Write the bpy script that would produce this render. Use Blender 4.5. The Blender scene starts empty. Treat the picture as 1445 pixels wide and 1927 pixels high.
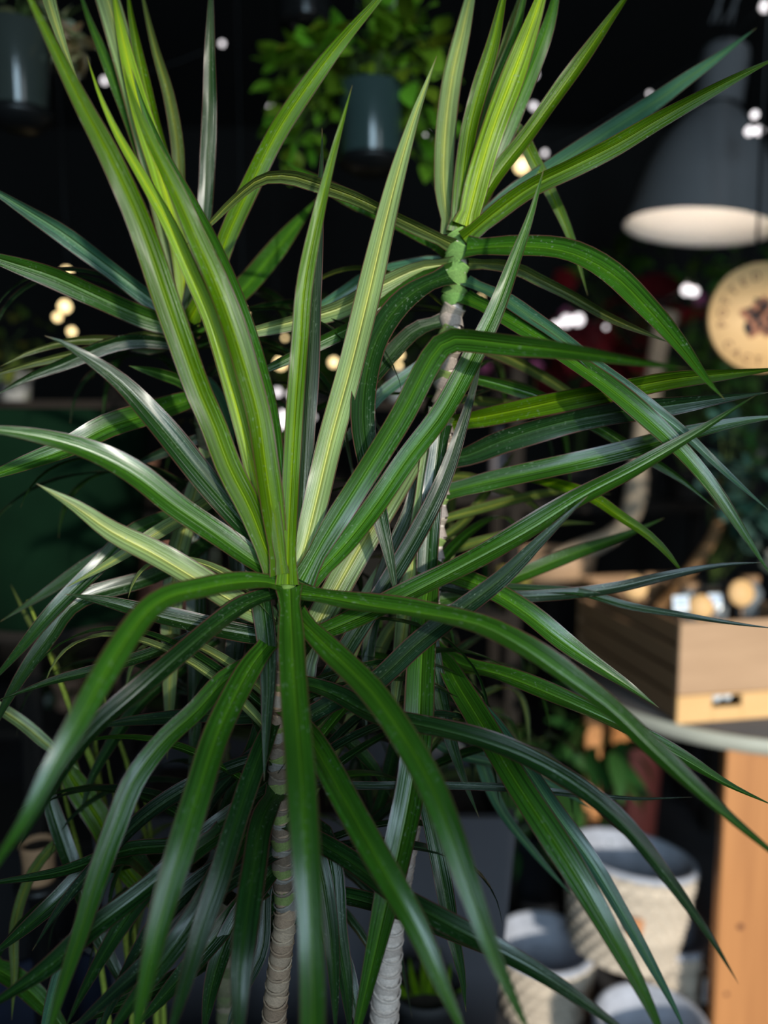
import bpy, math, random
from mathutils import Vector, Matrix, Quaternion
import mathutils.geometry

rnd = random.Random(7)
S = bpy.context.scene
COL = S.collection
PI = math.pi

# ------------------------------------------------------------------ camera
F = 1500.0
PITCH = math.radians(6.5)
CAM = Vector((0, 0, 1.6))
FWD = Vector((0, math.cos(PITCH), -math.sin(PITCH)))
UPV = Vector((0, math.sin(PITCH), math.cos(PITCH)))
RGT = Vector((1, 0, 0))
cd = bpy.data.cameras.new('camera')
cam = bpy.data.objects.new('camera', cd)
COL.objects.link(cam)
cam.location = CAM
cam.rotation_euler = (PI / 2 - PITCH, 0, 0)
cd.sensor_fit = 'VERTICAL'
cd.sensor_height = 36
cd.sensor_width = 36
cd.lens = F / 1927 * 36
cd.clip_start = 0.05
cd.dof.use_dof = True
cd.dof.focus_distance = 0.90
cd.dof.aperture_fstop = 1.45
S.camera = cam

# ------------------------------------------------------------------ light
W = bpy.data.worlds.new('world')
S.world = W
W.use_nodes = True
W.node_tree.nodes['Background'].inputs[0].default_value = (0.55, 0.7, 0.9, 1)
W.node_tree.nodes['Background'].inputs[1].default_value = 0.02


def area(name, loc, sx, sy, power, color, aim):
    l = bpy.data.lights.new(name, 'AREA')
    l.shape = 'RECTANGLE'
    l.size = sx
    l.size_y = sy
    l.energy = power
    l.color = color
    o = bpy.data.objects.new(name, l)
    COL.objects.link(o)
    o.location = loc
    o.rotation_euler = (Vector(aim) - Vector(loc)).to_track_quat('-Z', 'Y').to_euler()
    return o


# daylight coming in through the two bays of the open shopfront behind the camera
area('shopfront_daylight', (0.08, -1.93, 2.15), 0.42, 1.6, 32, (0.60, 0.83, 1.0), (0.0, 1.0, 1.6))
area('shopfront_daylight', (0.66, -1.93, 2.15), 0.42, 1.6, 32, (0.60, 0.83, 1.0), (0.4, 1.0, 1.6))
area('shopfront_daylight', (2.1, -1.93, 1.65), 1.1, 2.4, 24, (0.84, 0.93, 1.0), (1.2, 1.2, 1.3))
# low sun slanting in through the shopfront
sl = bpy.data.lights.new('sun', 'SUN')
sl.energy = 3.4
sl.angle = 0.03
sl.color = (1.0, 0.94, 0.80)
so = bpy.data.objects.new('sun', sl)
COL.objects.link(so)
so.rotation_euler = Vector((-0.30, 0.80, -0.22)).to_track_quat('-Z', 'Y').to_euler()

vs = S.view_settings
vs.view_transform = 'Standard'
vs.look = 'None'
vs.exposure = 0.0
vs.gamma = 1
vs.use_curve_mapping = False


# ------------------------------------------------------------------ helpers
def P(x, y, d):
    """point seen at photo pixel (x, y) at distance d along the view axis"""
    return CAM + FWD * d + RGT * ((x - 722.5) / F * d) + UPV * ((963.5 - y) / F * d)


def link(o, parent=None, color=None):
    COL.objects.link(o)
    if parent is not None:
        o.parent = parent
    if color is not None:
        o.color = color
    return o


def thing(name, loc, label, cat, group=None, rz=0):
    o = bpy.data.objects.new(name, None)
    o.empty_display_size = 0.02
    COL.objects.link(o)
    o.location = loc
    o.rotation_euler = (0, 0, rz)
    tag(o, label, cat, group)
    return o


def tag(o, label=None, cat=None, group=None, kind=None):
    if label:
        o['label'] = label
    if cat:
        o['category'] = cat
    if group:
        o['group'] = group
    if kind:
        o['kind'] = kind
    return o


class MB:
    def __init__(s):
        s.v = []
        s.f = []
        s.uv = []

    def quadgrid(s, rows, closed=False, uvs=None):
        b = len(s.v)
        n = len(rows[0])
        for i, r in enumerate(rows):
            for j, p in enumerate(r):
                s.v.append(tuple(p))
                s.uv.append(uvs[i][j] if uvs else (j / max(1, n - 1), i / max(1, len(rows) - 1)))
        m = n if closed else n - 1
        for i in range(len(rows) - 1):
            for j in range(m):
                k = (j + 1) % n
                s.f.append((b + i * n + j, b + i * n + k, b + (i + 1) * n + k, b + (i + 1) * n + j))
        return b

    def lathe(s, prof, n=24, cx=0, cy=0, cap=True, ax=None):
        rows = []
        for r, z in prof:
            rows.append([(cx + r * math.cos(2 * PI * j / n), cy + r * math.sin(2 * PI * j / n), z) for j in range(n)])
        b = s.quadgrid(rows, True)
        if cap:
            if prof[0][0] > 1e-5:
                s.f.append(tuple(b + j for j in range(n))[::-1])
            if prof[-1][0] > 1e-5:
                k = b + (len(prof) - 1) * n
                s.f.append(tuple(k + j for j in range(n)))
        return s

    def box(s, c, size, rot=None, bev=0.0):
        hx, hy, hz = [q / 2 for q in size]
        c = Vector(c)
        rot = rot or Matrix.Identity(3)
        b = len(s.v)
        if bev <= 0:
            pts = [(-hx, -hy, -hz), (hx, -hy, -hz), (hx, hy, -hz), (-hx, hy, -hz), (-hx, -hy, hz), (hx, -hy, hz), (hx, hy, hz), (-hx, hy, hz)]
            for p in pts:
                s.v.append(tuple(c + rot @ Vector(p)))
                s.uv.append((p[0], p[2]))
            for f in ((3, 2, 1, 0), (4, 5, 6, 7), (0, 1, 5, 4), (1, 2, 6, 5), (2, 3, 7, 6), (3, 0, 4, 7)):
                s.f.append(tuple(b + k for k in f))
        else:
            # chamfered box: three ring levels with cut corners
            def ring(ix, iy, z, cz):
                q = bev
                pts = [(-ix + q, -iy), (ix - q, -iy), (ix, -iy + q), (ix, iy - q), (ix - q, iy), (-ix + q, iy), (-ix, iy - q), (-ix, -iy + q)]
                return [tuple(c + rot @ Vector((px, py, z))) for px, py in pts]
            rows = [ring(hx - bev, hy - bev, -hz, 0), ring(hx, hy, -hz + bev, 0), ring(hx, hy, hz - bev, 0), ring(hx - bev, hy - bev, hz, 0)]
            b = s.quadgrid(rows, True)
            s.f.append(tuple(b + j for j in range(8))[::-1])
            s.f.append(tuple(b + 24 + j for j in range(8)))
        return s

    def tube(s, pts, rads, n=10, cap=True):
        pts = [Vector(p) for p in pts]
        if not hasattr(rads, '__len__'):
            rads = [rads] * len(pts)
        rows = []
        ref = Vector((0.13, 0.97, 0.2))
        for i, p in enumerate(pts):
            t = (pts[min(i + 1, len(pts) - 1)] - pts[max(i - 1, 0)]).normalized()
            a = t.cross(ref)
            if a.length < 1e-3:
                a = t.cross(Vector((1, 0, 0)))
            a.normalize()
            c = t.cross(a)
            rows.append([p + (a * math.cos(2 * PI * j / n) + c * math.sin(2 * PI * j / n)) * rads[i] for j in range(n)])
        b = s.quadgrid(rows, True)
        if cap:
            s.f.append(tuple(b + j for j in range(n)))
            s.f.append(tuple(b + (len(pts) - 1) * n + j for j in range(n))[::-1])
        return s

    def mesh(s, name, mat, smooth=True, flat=False):
        me = bpy.data.meshes.new(name)
        me.from_pydata(s.v, [], s.f)
        if s.uv:
            ul = me.uv_layers.new(name='UVMap')
            idx = [0] * len(me.loops)
            me.loops.foreach_get('vertex_index', idx)
            buf = []
            for k in idx:
                buf.extend(s.uv[k])
            ul.data.foreach_set('uv', buf)
        if smooth:
            me.polygons.foreach_set('use_smooth', [True] * len(me.polygons))
        if mat:
            me.materials.append(mat)
        me.update()
        return me

    def build(s, name, mat, parent=None, smooth=True, color=None, loc=None):
        o = bpy.data.objects.new(name, s.mesh(name, mat, smooth))
        link(o, parent, color)
        if loc is not None:
            o.location = loc
        return o


def catmull(pts, n):
    """resample a control polygon as n+1 points evenly spaced by length"""
    q = [Vector(p) for p in pts]
    if len(q) == 2:
        return [q[0].lerp(q[1], i / n) for i in range(n + 1)]
    e = [q[0] * 2 - q[1]] + q + [q[-1] * 2 - q[-2]]
    out = []
    for i in range(1, len(e) - 2):
        for k in range(10):
            t = k / 10
            a, b, c, d = e[i - 1], e[i], e[i + 1], e[i + 2]
            out.append(0.5 * ((2 * b) + (c - a) * t + (2 * a - 5 * b + 4 * c - d) * t * t + (3 * b - a - 3 * c + d) * t ** 3))
    out.append(q[-1])
    L = [0]
    for i in range(1, len(out)):
        L.append(L[-1] + (out[i] - out[i - 1]).length)
    res = []
    j = 0
    for i in range(n + 1):
        s = L[-1] * i / n
        while j < len(L) - 2 and L[j + 1] < s:
            j += 1
        u = (s - L[j]) / max(1e-9, L[j + 1] - L[j])
        res.append(out[j].lerp(out[j + 1], min(1, max(0, u))))
    return res


# ------------------------------------------------------------------ materials
class NT:
    def __init__(s, name):
        s.m = bpy.data.materials.new(name)
        s.m.use_nodes = True
        s.t = s.m.node_tree
        s.n = s.t.nodes
        s.b = s.n['Principled BSDF']
        s.out = s.n['Material Output']

    def new(s, t, **kw):
        n = s.n.new(t)
        for k, v in kw.items():
            setattr(n, k, v)
        return n

    def link(s, a, b):
        s.t.links.new(a, b)

    def put(s, sock, v):
        if hasattr(v, 'is_output') or isinstance(v, bpy.types.NodeSocket):
            s.link(v, sock)
        else:
            sock.default_value = v

    def math(s, op, a, b=None, c=None, clamp=False):
        n = s.new('ShaderNodeMath', operation=op)
        n.use_clamp = clamp
        s.put(n.inputs[0], a)
        if b is not None:
            s.put(n.inputs[1], b)
        if c is not None:
            s.put(n.inputs[2], c)
        return n.outputs[0]

    def mix(s, fac, a, b, blend='MIX'):
        n = s.new('ShaderNodeMix', data_type='RGBA', blend_type=blend)
        s.put(n.inputs[0], fac)
        s.put(n.inputs[6], a)
        s.put(n.inputs[7], b)
        return n.outputs[2]

    def noise(s, scale, detail=3, vec=None, rough=0.5):
        n = s.new('ShaderNodeTexNoise')
        n.inputs['Scale'].default_value = scale
        n.inputs['Detail'].default_value = detail
        n.inputs['Roughness'].default_value = rough
        if vec is not None:
            s.link(vec, n.inputs['Vector'])
        return n.outputs[0]

    def obj(s):
        return s.new('ShaderNodeTexCoord').outputs['Object']

    def mapping(s, vec, scale):
        n = s.new('ShaderNodeMapping')
        s.link(vec, n.inputs[0])
        n.inputs['Scale'].default_value = scale
        return n.outputs[0]

    def bump(s, h, strength=0.3, dist=0.002):
        n = s.new('ShaderNodeBump')
        n.inputs['Strength'].default_value = strength
        n.inputs['Distance'].default_value = dist
        s.link(h, n.inputs['Height'])
        s.link(n.outputs[0], s.b.inputs['Normal'])
        return n.outputs[0]

    def rough(s, v):
        s.put(s.b.inputs['Roughness'], v)

    def color(s, v):
        s.put(s.b.inputs['Base Color'], v)


def simple(name, c, rough=0.6, var=0.25, scale=12, spec=None, metal=0, bump=0, stretch=(1, 1, 1)):
    t = NT(name)
    vec = t.mapping(t.obj(), stretch)
    n = t.noise(scale, 4, vec)
    dk = tuple(q * (1 - var) for q in c[:3]) + (1,)
    lt = tuple(min(1, q * (1 + var)) for q in c[:3]) + (1,)
    t.color(t.mix(n, dk, lt))
    t.rough(rough)
    t.b.inputs['Metallic'].default_value = metal
    if spec is not None:
        t.b.inputs['Specular IOR Level'].default_value = spec
    if bump:
        t.bump(n, bump, 0.003)
    return t.m


def tinted(name, rough=0.6, var=0.3, scale=25, spec=0.4):
    """colour comes from the object's own colour"""
    t = NT(name)
    oi = t.new('ShaderNodeObjectInfo')
    n = t.noise(scale, 4, t.obj())
    f = t.math('MULTIPLY_ADD', n, 2 * var, 1 - var)
    c = t.new('ShaderNodeMix', data_type='RGBA', blend_type='MULTIPLY')
    c.inputs[0].default_value = 1
    t.link(oi.outputs['Color'], c.inputs[6])
    cc = t.new('ShaderNodeCombineColor')
    for k in range(3):
        t.link(f, cc.inputs[k])
    t.link(cc.outputs[0], c.inputs[7])
    t.color(c.outputs[2])
    t.rough(rough)
    t.b.inputs['Specular IOR Level'].default_value = spec
    return t.m


def strap_leaf_material():
    t = NT('dracaena_leaf')
    oi = t.new('ShaderNodeObjectInfo')
    uv = t.new('ShaderNodeUVMap', uv_map='UVMap').outputs[0]
    sep = t.new('ShaderNodeSeparateXYZ')
    t.link(uv, sep.inputs[0])
    u, v = sep.outputs[0], sep.outputs[1]
    off = t.math('MULTIPLY', oi.outputs['Random'], 31.7)
    # fine parallel veins, slowly drifting along the blade
    cv = t.new('ShaderNodeCombineXYZ')
    t.link(t.math('MULTIPLY', u, 15.0), cv.inputs[0])
    t.link(t.math('MULTIPLY_ADD', v, 1.2, off), cv.inputs[1])
    t.link(off, cv.inputs[2])
    veins = t.noise(1.0, 2, cv.outputs[0])
    veins = t.math('MULTIPLY_ADD', veins, 2.6, -0.8, clamp=True)
    cv2 = t.new('ShaderNodeCombineXYZ')
    t.link(t.math('MULTIPLY', u, 46.0), cv2.inputs[0])
    t.link(t.math('MULTIPLY_ADD', v, 3.0, off), cv2.inputs[1])
    fine = t.noise(1.0, 1, cv2.outputs[0])
    # blotchy tone along the blade
    cv3 = t.new('ShaderNodeCombineXYZ')
    t.link(t.math('MULTIPLY', u, 1.5), cv3.inputs[0])
    t.link(t.math('MULTIPLY_ADD', v, 5.0, off), cv3.inputs[1])
    blot = t.noise(1.0, 3, cv3.outputs[0])
    val = t.math('MULTIPLY_ADD', veins, 0.85, 0.27)
    val = t.math('ADD', val, t.math('MULTIPLY', fine, 0.30))
    val = t.math('MULTIPLY', val, t.math('MULTIPLY_ADD', blot, 0.7, 0.62))
    cc = t.new('ShaderNodeCombineColor')
    for k in range(3):
        t.link(val, cc.inputs[k])
    base = t.mix(1.0, oi.outputs['Color'], cc.outputs[0], 'MULTIPLY')
    # pale midrib
    du = t.math('ABSOLUTE', t.math('SUBTRACT', u, 0.5))
    rib = t.math('SUBTRACT', 1.0, t.math('MULTIPLY', du, 22.0), clamp=True)
    band = t.math('SUBTRACT', 1.0, t.math('MULTIPLY', du, 4.2), clamp=True)
    band = t.math('MULTIPLY', band, t.math('MULTIPLY_ADD', blot, 2.4, -0.5, clamp=True))
    base = t.mix(t.math('MULTIPLY', band, 0.7), base, t.mix(1.0, oi.outputs['Color'], (2.3, 1.75, 1.0, 1), 'MULTIPLY'))
    ribc = t.mix(1.0, oi.outputs['Color'], (3.2, 2.2, 1.6, 1), 'MULTIPLY')
    base = t.mix(t.math('MULTIPLY', rib, 0.75), base, ribc)
    # purple-brown margin, its width uneven
    em = t.math('MULTIPLY_ADD', blot, 0.05, 0.425)
    edge = t.math('MULTIPLY', t.math('SUBTRACT', du, em), 40.0, clamp=True)
    base = t.mix(t.math('MULTIPLY', edge, 0.85), base, (0.09, 0.03, 0.027, 1))
    # pale dust specks
    cv4 = t.new('ShaderNodeCombineXYZ')
    t.link(t.math('MULTIPLY', u, 9.0), cv4.inputs[0])
    t.link(t.math('MULTIPLY_ADD', v, 90.0, off), cv4.inputs[1])
    t.link(off, cv4.inputs[2])
    sp = t.noise(1.0, 3, cv4.outputs[0])
    sp = t.math('MULTIPLY', t.math('SUBTRACT', sp, 0.585), 8.0, clamp=True)
    sp = t.math('MULTIPLY', sp, t.math('MULTIPLY', t.math('SUBTRACT', blot, 0.45), 4.0, clamp=True))
    base = t.mix(t.math('MULTIPLY', sp, 0.55), base, (0.25, 0.33, 0.24, 1))
    # dry tip
    tip = t.math('MULTIPLY', t.math('SUBTRACT', v, 0.972), 40.0, clamp=True)
    base = t.mix(t.math('MULTIPLY', tip, 0.8), base, (0.20, 0.13, 0.06, 1))
    t.color(base)
    t.rough(t.math('MULTIPLY_ADD', fine, 0.16, 0.22))
    # the object's alpha says how waxy the blade is: old leaves gloss more than young ones
    t.put(t.b.inputs['Specular IOR Level'], t.math('MULTIPLY_ADD', oi.outputs['Alpha'], 0.38, 0.12))
    t.put(t.b.inputs['Coat Weight'], t.math('MULTIPLY', oi.outputs['Alpha'], 0.6))
    t.b.inputs['Coat Roughness'].default_value = 0.24
    h = t.math('ADD', t.math('MULTIPLY', veins, 0.8), t.math('MULTIPLY', fine, 0.3))
    h = t.math('ADD', h, t.math('MULTIPLY', rib, -1.2))
    t.bump(h, 0.55, 0.0012)
    tr = t.new('ShaderNodeBsdfTranslucent')
    t.link(t.mix(1.0, base, (1.5, 1.5, 0.7, 1), 'MULTIPLY'), tr.inputs[0])
    mx = t.new('ShaderNodeMixShader')
    mx.inputs[0].default_value = 0.25
    t.link(t.b.outputs[0], mx.inputs[1])
    t.link(tr.outputs[0], mx.inputs[2])
    t.link(mx.outputs[0], t.out.inputs[0])
    return t.m


def broad_leaf_material():
    t = NT('broad_leaf')
    oi = t.new('ShaderNodeObjectInfo')
    uv = t.new('ShaderNodeUVMap', uv_map='UVMap').outputs[0]
    sep = t.new('ShaderNodeSeparateXYZ')
    t.link(uv, sep.inputs[0])
    du = t.math('ABSOLUTE', t.math('SUBTRACT', sep.outputs[0], 0.5))
    rib = t.math('SUBTRACT', 1.0, t.math('MULTIPLY', du, 16.0), clamp=True)
    n = t.noise(60, 3, t.obj())
    f = t.math('MULTIPLY_ADD', n, 0.7, 0.65)
    f = t.math('MULTIPLY', f, t.math('MULTIPLY_ADD', oi.outputs['Random'], 0.9, 0.5))
    cc = t.new('ShaderNodeCombineColor')
    for k in range(3):
        t.link(f, cc.inputs[k])
    base = t.mix(1.0, oi.outputs['Color'], cc.outputs[0], 'MULTIPLY')
    base = t.mix(t.math('MULTIPLY', rib, 0.4), base, t.mix(1.0, oi.outputs['Color'], (1.8, 1.6, 1.4, 1), 'MULTIPLY'))
    t.color(base)
    t.rough(0.38)
    tr = t.new('ShaderNodeBsdfTranslucent')
    t.link(t.mix(1.0, base, (1.5, 1.5, 0.7, 1), 'MULTIPLY'), tr.inputs[0])
    mx = t.new('ShaderNodeMixShader')
    mx.inputs[0].default_value = 0.2
    t.link(t.b.outputs[0], mx.inputs[1])
    t.link(tr.outputs[0], mx.inputs[2])
    t.link(mx.outputs[0], t.out.inputs[0])
    return t.m


def wood(name, c0, c1, scale=7, stretch=(1, 1, 0.08), rough=0.6):
    t = NT(name)
    vec = t.mapping(t.obj(), stretch)
    n = t.noise(scale * 4, 5, vec, 0.6)
    n2 = t.noise(scale, 2, vec)
    f = t.math('MULTIPLY_ADD', n, 0.9, t.math('MULTIPLY_ADD', n2, 0.7, -0.3), clamp=True)
    t.color(t.mix(f, c0 + (1,), c1 + (1,)))
    t.rough(rough)
    t.bump(n, 0.2, 0.002)
    return t.m


def emit(name, c, s):
    t = NT(name)
    t.color(c + (1,))
    t.b.inputs['Emission Color'].default_value = c + (1,)
    t.b.inputs['Emission Strength'].default_value = s
    return t.m


M = {}
M['leaf'] = strap_leaf_material()
M['broad'] = broad_leaf_material()
M['tint'] = tinted('tinted_clay', 0.75)
M['glaze'] = tinted('tinted_glaze', 0.16, 0.2, 8, 0.6)
M['bark'] = tinted('stem_bark', 0.8, 0.55, 260, 0.2)
def scar_material():
    t = NT('leaf_scar_bark')
    oi = t.new('ShaderNodeObjectInfo')
    uv = t.new('ShaderNodeUVMap', uv_map='UVMap').outputs[0]
    sep = t.new('ShaderNodeSeparateXYZ')
    t.link(uv, sep.inputs[0])
    wp = t.new('ShaderNodeTexCoord').outputs['Object']
    n = t.noise(5, 5, wp, 0.7)
    off = t.math('MULTIPLY', oi.outputs['Random'], 9.0)
    f = t.math('MULTIPLY_ADD', n, 1.1, 0.42)
    f = t.math('MULTIPLY', f, t.math('MULTIPLY_ADD', t.math('SINE', off), 0.12, 0.95))
    cc = t.new('ShaderNodeCombineColor')
    for k in range(3):
        t.link(f, cc.inputs[k])
    base = t.mix(1.0, oi.outputs['Color'], cc.outputs[0], 'MULTIPLY')
    lip = t.math('SUBTRACT', 1.0, t.math('MULTIPLY', t.math('ABSOLUTE', t.math('SUBTRACT', sep.outputs[1], 0.72)), 8.0), clamp=True)
    base = t.mix(t.math('MULTIPLY', lip, 0.55), base, t.mix(1.0, oi.outputs['Color'], (1.7, 1.65, 1.5, 1), 'MULTIPLY'))
    t.color(base)
    t.rough(0.8)
    t.b.inputs['Specular IOR Level'].default_value = 0.2
    t.bump(n, 0.4, 0.002)
    return t.m


M['scar'] = scar_material()
M['matte'] = tinted('tinted_matte', 0.95, 0.3, 10, 0.05)
M['wall'] = simple('dark_wall_paint', (0.006, 0.0055, 0.005), 0.95, 0.3, 3)
M['ceil'] = simple('black_ceiling', (0.008, 0.008, 0.008), 0.9, 0.3, 3)
M['floor'] = simple('grey_concrete_floor', (0.07, 0.068, 0.075), 0.6, 0.35, 5, bump=0.1)
M['shelf'] = wood('dark_shelf_wood', (0.006, 0.004, 0.003), (0.018, 0.012, 0.008), rough=0.95)
M['crate'] = wood('crate_wood', (0.34, 0.20, 0.115), (0.62, 0.40, 0.25), 5, (0.12, 1, 1))
M['crate_side'] = wood('crate_side_wood', (0.26, 0.14, 0.07), (0.46, 0.27, 0.145), 5, (1, 0.12, 1))
M['tleg'] = wood('table_leg_pine', (0.34, 0.13, 0.045), (0.66, 0.30, 0.11), 7, (1, 1, 0.05), 0.5)
M['ttop'] = simple('table_top_slate', (0.10, 0.09, 0.09), 0.55, 0.3, 9, bump=0.1)
M['rim'] = simple('table_rim_zinc', (0.50, 0.50, 0.43), 0.45, 0.15, 9)
M['soil'] = simple('soil', (0.02, 0.013, 0.009), 0.95, 0.6, 90, bump=0.8)
M['black'] = simple('black_metal', (0.01, 0.01, 0.01), 0.4, 0.2, 10)
M['lamp'] = simple('lamp_grey_enamel', (0.16, 0.16, 0.165), 0.42, 0.1, 6)
M['lampin'] = simple('lamp_white_enamel', (0.80, 0.76, 0.70), 0.5, 0.06, 6)
M['sign'] = wood('sign_birch', (0.70, 0.40, 0.16), (0.85, 0.54, 0.26), 6, (0.15, 1, 1))
M['ink'] = simple('burnt_ink', (0.16, 0.055, 0.03), 0.8, 0.2, 30)
M['ink2'] = simple('black_ink', (0.012, 0.008, 0.012), 0.8, 0.2, 30)
M['ink3'] = simple('brown_stain', (0.33, 0.13, 0.07), 0.8, 0.3, 60)
M['warm'] = emit('warm_bulb', (1.0, 0.74, 0.36), 2.6)
M['cool'] = emit('white_reflection_glow', (1.0, 0.92, 0.93), 1.5)  # white reflections put in as small glowing bulbs
M['white'] = simple('white_card', (0.75, 0.82, 0.9), 0.6, 0.06, 10)
M['blue'] = simple('blue_print', (0.10, 0.28, 0.7), 0.6, 0.1, 10)
M['wool'] = simple('wool_lining', (0.40, 0.42, 0.50), 0.95, 0.45, 26, bump=0.6)
M['rope'] = tinted('basket_weave', 0.9, 0.45, 120, 0.1)
M['grey'] = simple('planter_grey', (0.06, 0.06, 0.072), 0.7, 0.2, 6)
M['glass'] = simple('grey_glass', (0.18, 0.20, 0.22), 0.1, 0.3, 10, spec=0.8)

# ------------------------------------------------------------------ the room
XL, XR, YB, YF, ZC = -2.4, 2.9, 4.3, -2.0, 3.1


def slab(name, x0, x1, y0, y1, z0, z1, mat):
    o = MB().box(((x0 + x1) / 2, (y0 + y1) / 2, (z0 + z1) / 2), (x1 - x0, y1 - y0, z1 - z0)).build(name, mat, smooth=False)
    tag(o, kind='structure')
    return o


slab('floor', XL - .1, XR + .1, YF - .1, YB + .1, -0.1, 0, M['floor'])
slab('ceiling', XL - .1, XR + .1, YF - .1, YB + .1, ZC, ZC + .1, M['ceil'])
slab('wall_back', XL, XR, YB, YB + .1, 0, ZC, M['wall'])
slab('wall_left', XL - .1, XL, YF, YB, 0, ZC, M['wall'])
slab('wall_right', XR, XR + .1, YF, YB, 0, ZC, M['wall'])
# the shopfront behind the camera: wall with a high transom window, and a wide open doorway at right
slab('wall_front', XL, -0.45, YF - .1, YF, 0, ZC, M['wall'])
slab('wall_front', -0.45, 1.45, YF - .1, YF, 0, 1.25, M['wall'])
slab('trim_1', -0.45, XR, YF - .1, YF, ZC - .1, ZC, M['wall'])
slab('trim_2', 1.45, 1.57, YF - .1, YF, 0, ZC - .1, M['wall'])
slab('trim_3', 2.68, XR, YF - .1, YF, 0, ZC - .1, M['wall'])
slab('trim_4', .46, .50, YF - .1, YF, 1.25, ZC - .1, M['wall'])
# unseen wall added outside to keep the low sun off everything below the crowns
slab('wall_sun_block', -6.0, 2.98, -6.3, -6.0, 0, 3.22, M['wall'])

# ------------------------------------------------------------------ dracaena leaves
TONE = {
    'd': (0.011, 0.046, 0.009), 'g': (0.030, 0.112, 0.008), 'y': (0.068, 0.158, 0.003), 'Y': (0.19, 0.33, 0.02),  # 'd' deepened further to put the lower-left shade into the leaf colour
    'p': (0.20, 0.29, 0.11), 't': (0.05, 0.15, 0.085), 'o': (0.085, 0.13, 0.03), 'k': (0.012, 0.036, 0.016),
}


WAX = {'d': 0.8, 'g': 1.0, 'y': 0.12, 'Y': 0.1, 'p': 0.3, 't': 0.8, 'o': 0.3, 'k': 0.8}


def strap_mesh(path, widths, normals, name, chan=0.10, wave=0.0, seed=0):
    """a strap-shaped blade with a folded midrib, slightly wavy margins"""
    r = random.Random(seed)
    ph1, ph2 = r.uniform(0, 6), r.uniform(0, 6)
    n = len(path) - 1
    US = (0.0, 0.07, 0.22, 0.38, 0.47, 0.5, 0.53, 0.62, 0.78, 0.93, 1.0)
    rows, uvs = [], []
    Ltot = sum((path[i + 1] - path[i]).length for i in range(n))
    for i, p in enumerate(path):
        t = (path[min(i + 1, n)] - path[max(i - 1, 0)]).normalized()
        nn = normals[i]
        nn = (nn - t * nn.dot(t)).normalized()
        sd = t.cross(nn).normalized()
        w = widths[i]
        s = i / n
        row, uvr = [], []
        for u in US:
            a = 2 * u - 1
            h = chan * w * (abs(a) ** 1.5) - (0.035 * w if abs(a) < 0.03 else 0)
            ph = ph1 if a < 0 else ph2
            h += wave * w * (a * a) * math.sin(s * Ltot * 38 + ph)
            row.append(p + sd * (a * w * 0.5) + nn * h)
            uvr.append((u, s))
        rows.append(row)
        uvs.append(uvr)
    mb = MB()
    mb.quadgrid(rows, False, uvs)
    return mb.mesh(name, M['leaf'])


def blade_profile(s, base=0.75):
    if s < 0.16:
        k = s / 0.16
        return max(0, .05 - s) / .05 * .4 + base + (1 - base) * (3 * k * k - 2 * k ** 3)
    if s < 0.5:
        return 1.0
    k = (s - 0.5) / 0.5
    return max(0.012, (1 - k ** 1.7))


LEAFN = [0]


def leaf(plant, pts, w, d0, d1, tone='g', dm=None, base=0.72, roll=0.0, mixn=0.55, wave=0.075, rev=False, full=False, wax=None):
    """pts: outline centre line in photo pixels, base to tip; d0, dm, d1: distance at base, middle, tip"""
    LEAFN[0] += 1
    pts = [Vector((p[0], p[1], 0)) for p in pts]
    L = [0]
    for i in range(1, len(pts)):
        L.append(L[-1] + (pts[i] - pts[i - 1]).length)
    P3 = []
    for p, l in zip(pts, L):
        s = l / L[-1]
        se = 1 - (1 - s) ** 2.5 if (d1 < d0 - .06 and pts[-1].y > pts[0].y + 150 and dm is None) else s
        d = d0 + (d1 - d0) * se
        if dm is not None:
            lin = (d0 + d1) / 2
            d += (dm - lin) * 4 * s * (1 - s)
        P3.append(P(p.x, p.y, d))
    n = max(14, min(34, int(L[-1] / 26)))
    path = catmull(P3, n)
    dmid = (path[n // 2] - CAM).dot(FWD)
    wm = w * dmid / F
    nrm, cosv = [], []
    sign = 0
    nat, cf = [], []
    for i, p in enumerate(path):
        t = (path[min(i + 1, n)] - path[max(i - 1, 0)]).normalized()
        vd = (CAM - p).normalized()
        nc = (vd - t * vd.dot(t)).normalized()
        out = Vector((0, 0, 1))
        na = out - t * out.dot(t)
        if na.length < 0.15:
            na = nc * 0.15
        nat.append(na)
        cf.append((t, vd, nc))
        sign += na.normalized().dot(nc)
    sg = 1 if sign >= 0 else -1
    jit = rnd.uniform(-12, 12)
    for i, p in enumerate(path):
        t, vd, nc = cf[i]
        na = nat[i] * sg
        v = nc * (1 - mixn) + na * mixn
        v = v - t * v.dot(t)
        v.normalize()
        v = Quaternion(t, math.radians(roll + jit)) @ v
        nrm.append(v)
        cosv.append(abs(v.dot(nc)))
    # smooth normals along the blade
    for _ in range(3):
        nrm = [(nrm[max(i - 1, 0)] + nrm[i] * 2 + nrm[min(i + 1, n)]).normalized() for i in range(n + 1)]
    cm = sum(cosv) / len(cosv)
    comp = 1 / max(0.62, cm)
    widths = [wm * comp * blade_profile(i / n, base) for i in range(n + 1)]
    if full:
        widths = [wm * comp * max(blade_profile(i / n, base), 0.75 if i / n < .93 else 0.3) for i in range(n + 1)]
    if rev:
        nrm = [-v for v in nrm]
    me = strap_mesh(path, widths, nrm, 'leaf', 0.13, wave, LEAFN[0])
    o = bpy.data.objects.new('leaf', me)
    c = TONE[tone]
    j = 1 + rnd.uniform(-0.15, 0.15)
    link(o, plant, (c[0] * j, c[1] * j, c[2] * j, WAX[tone] if wax is None else wax))
    o.matrix_parent_inverse = plant.matrix_world.inverted() if False else Matrix.Translation(-plant.location)
    return o


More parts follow.
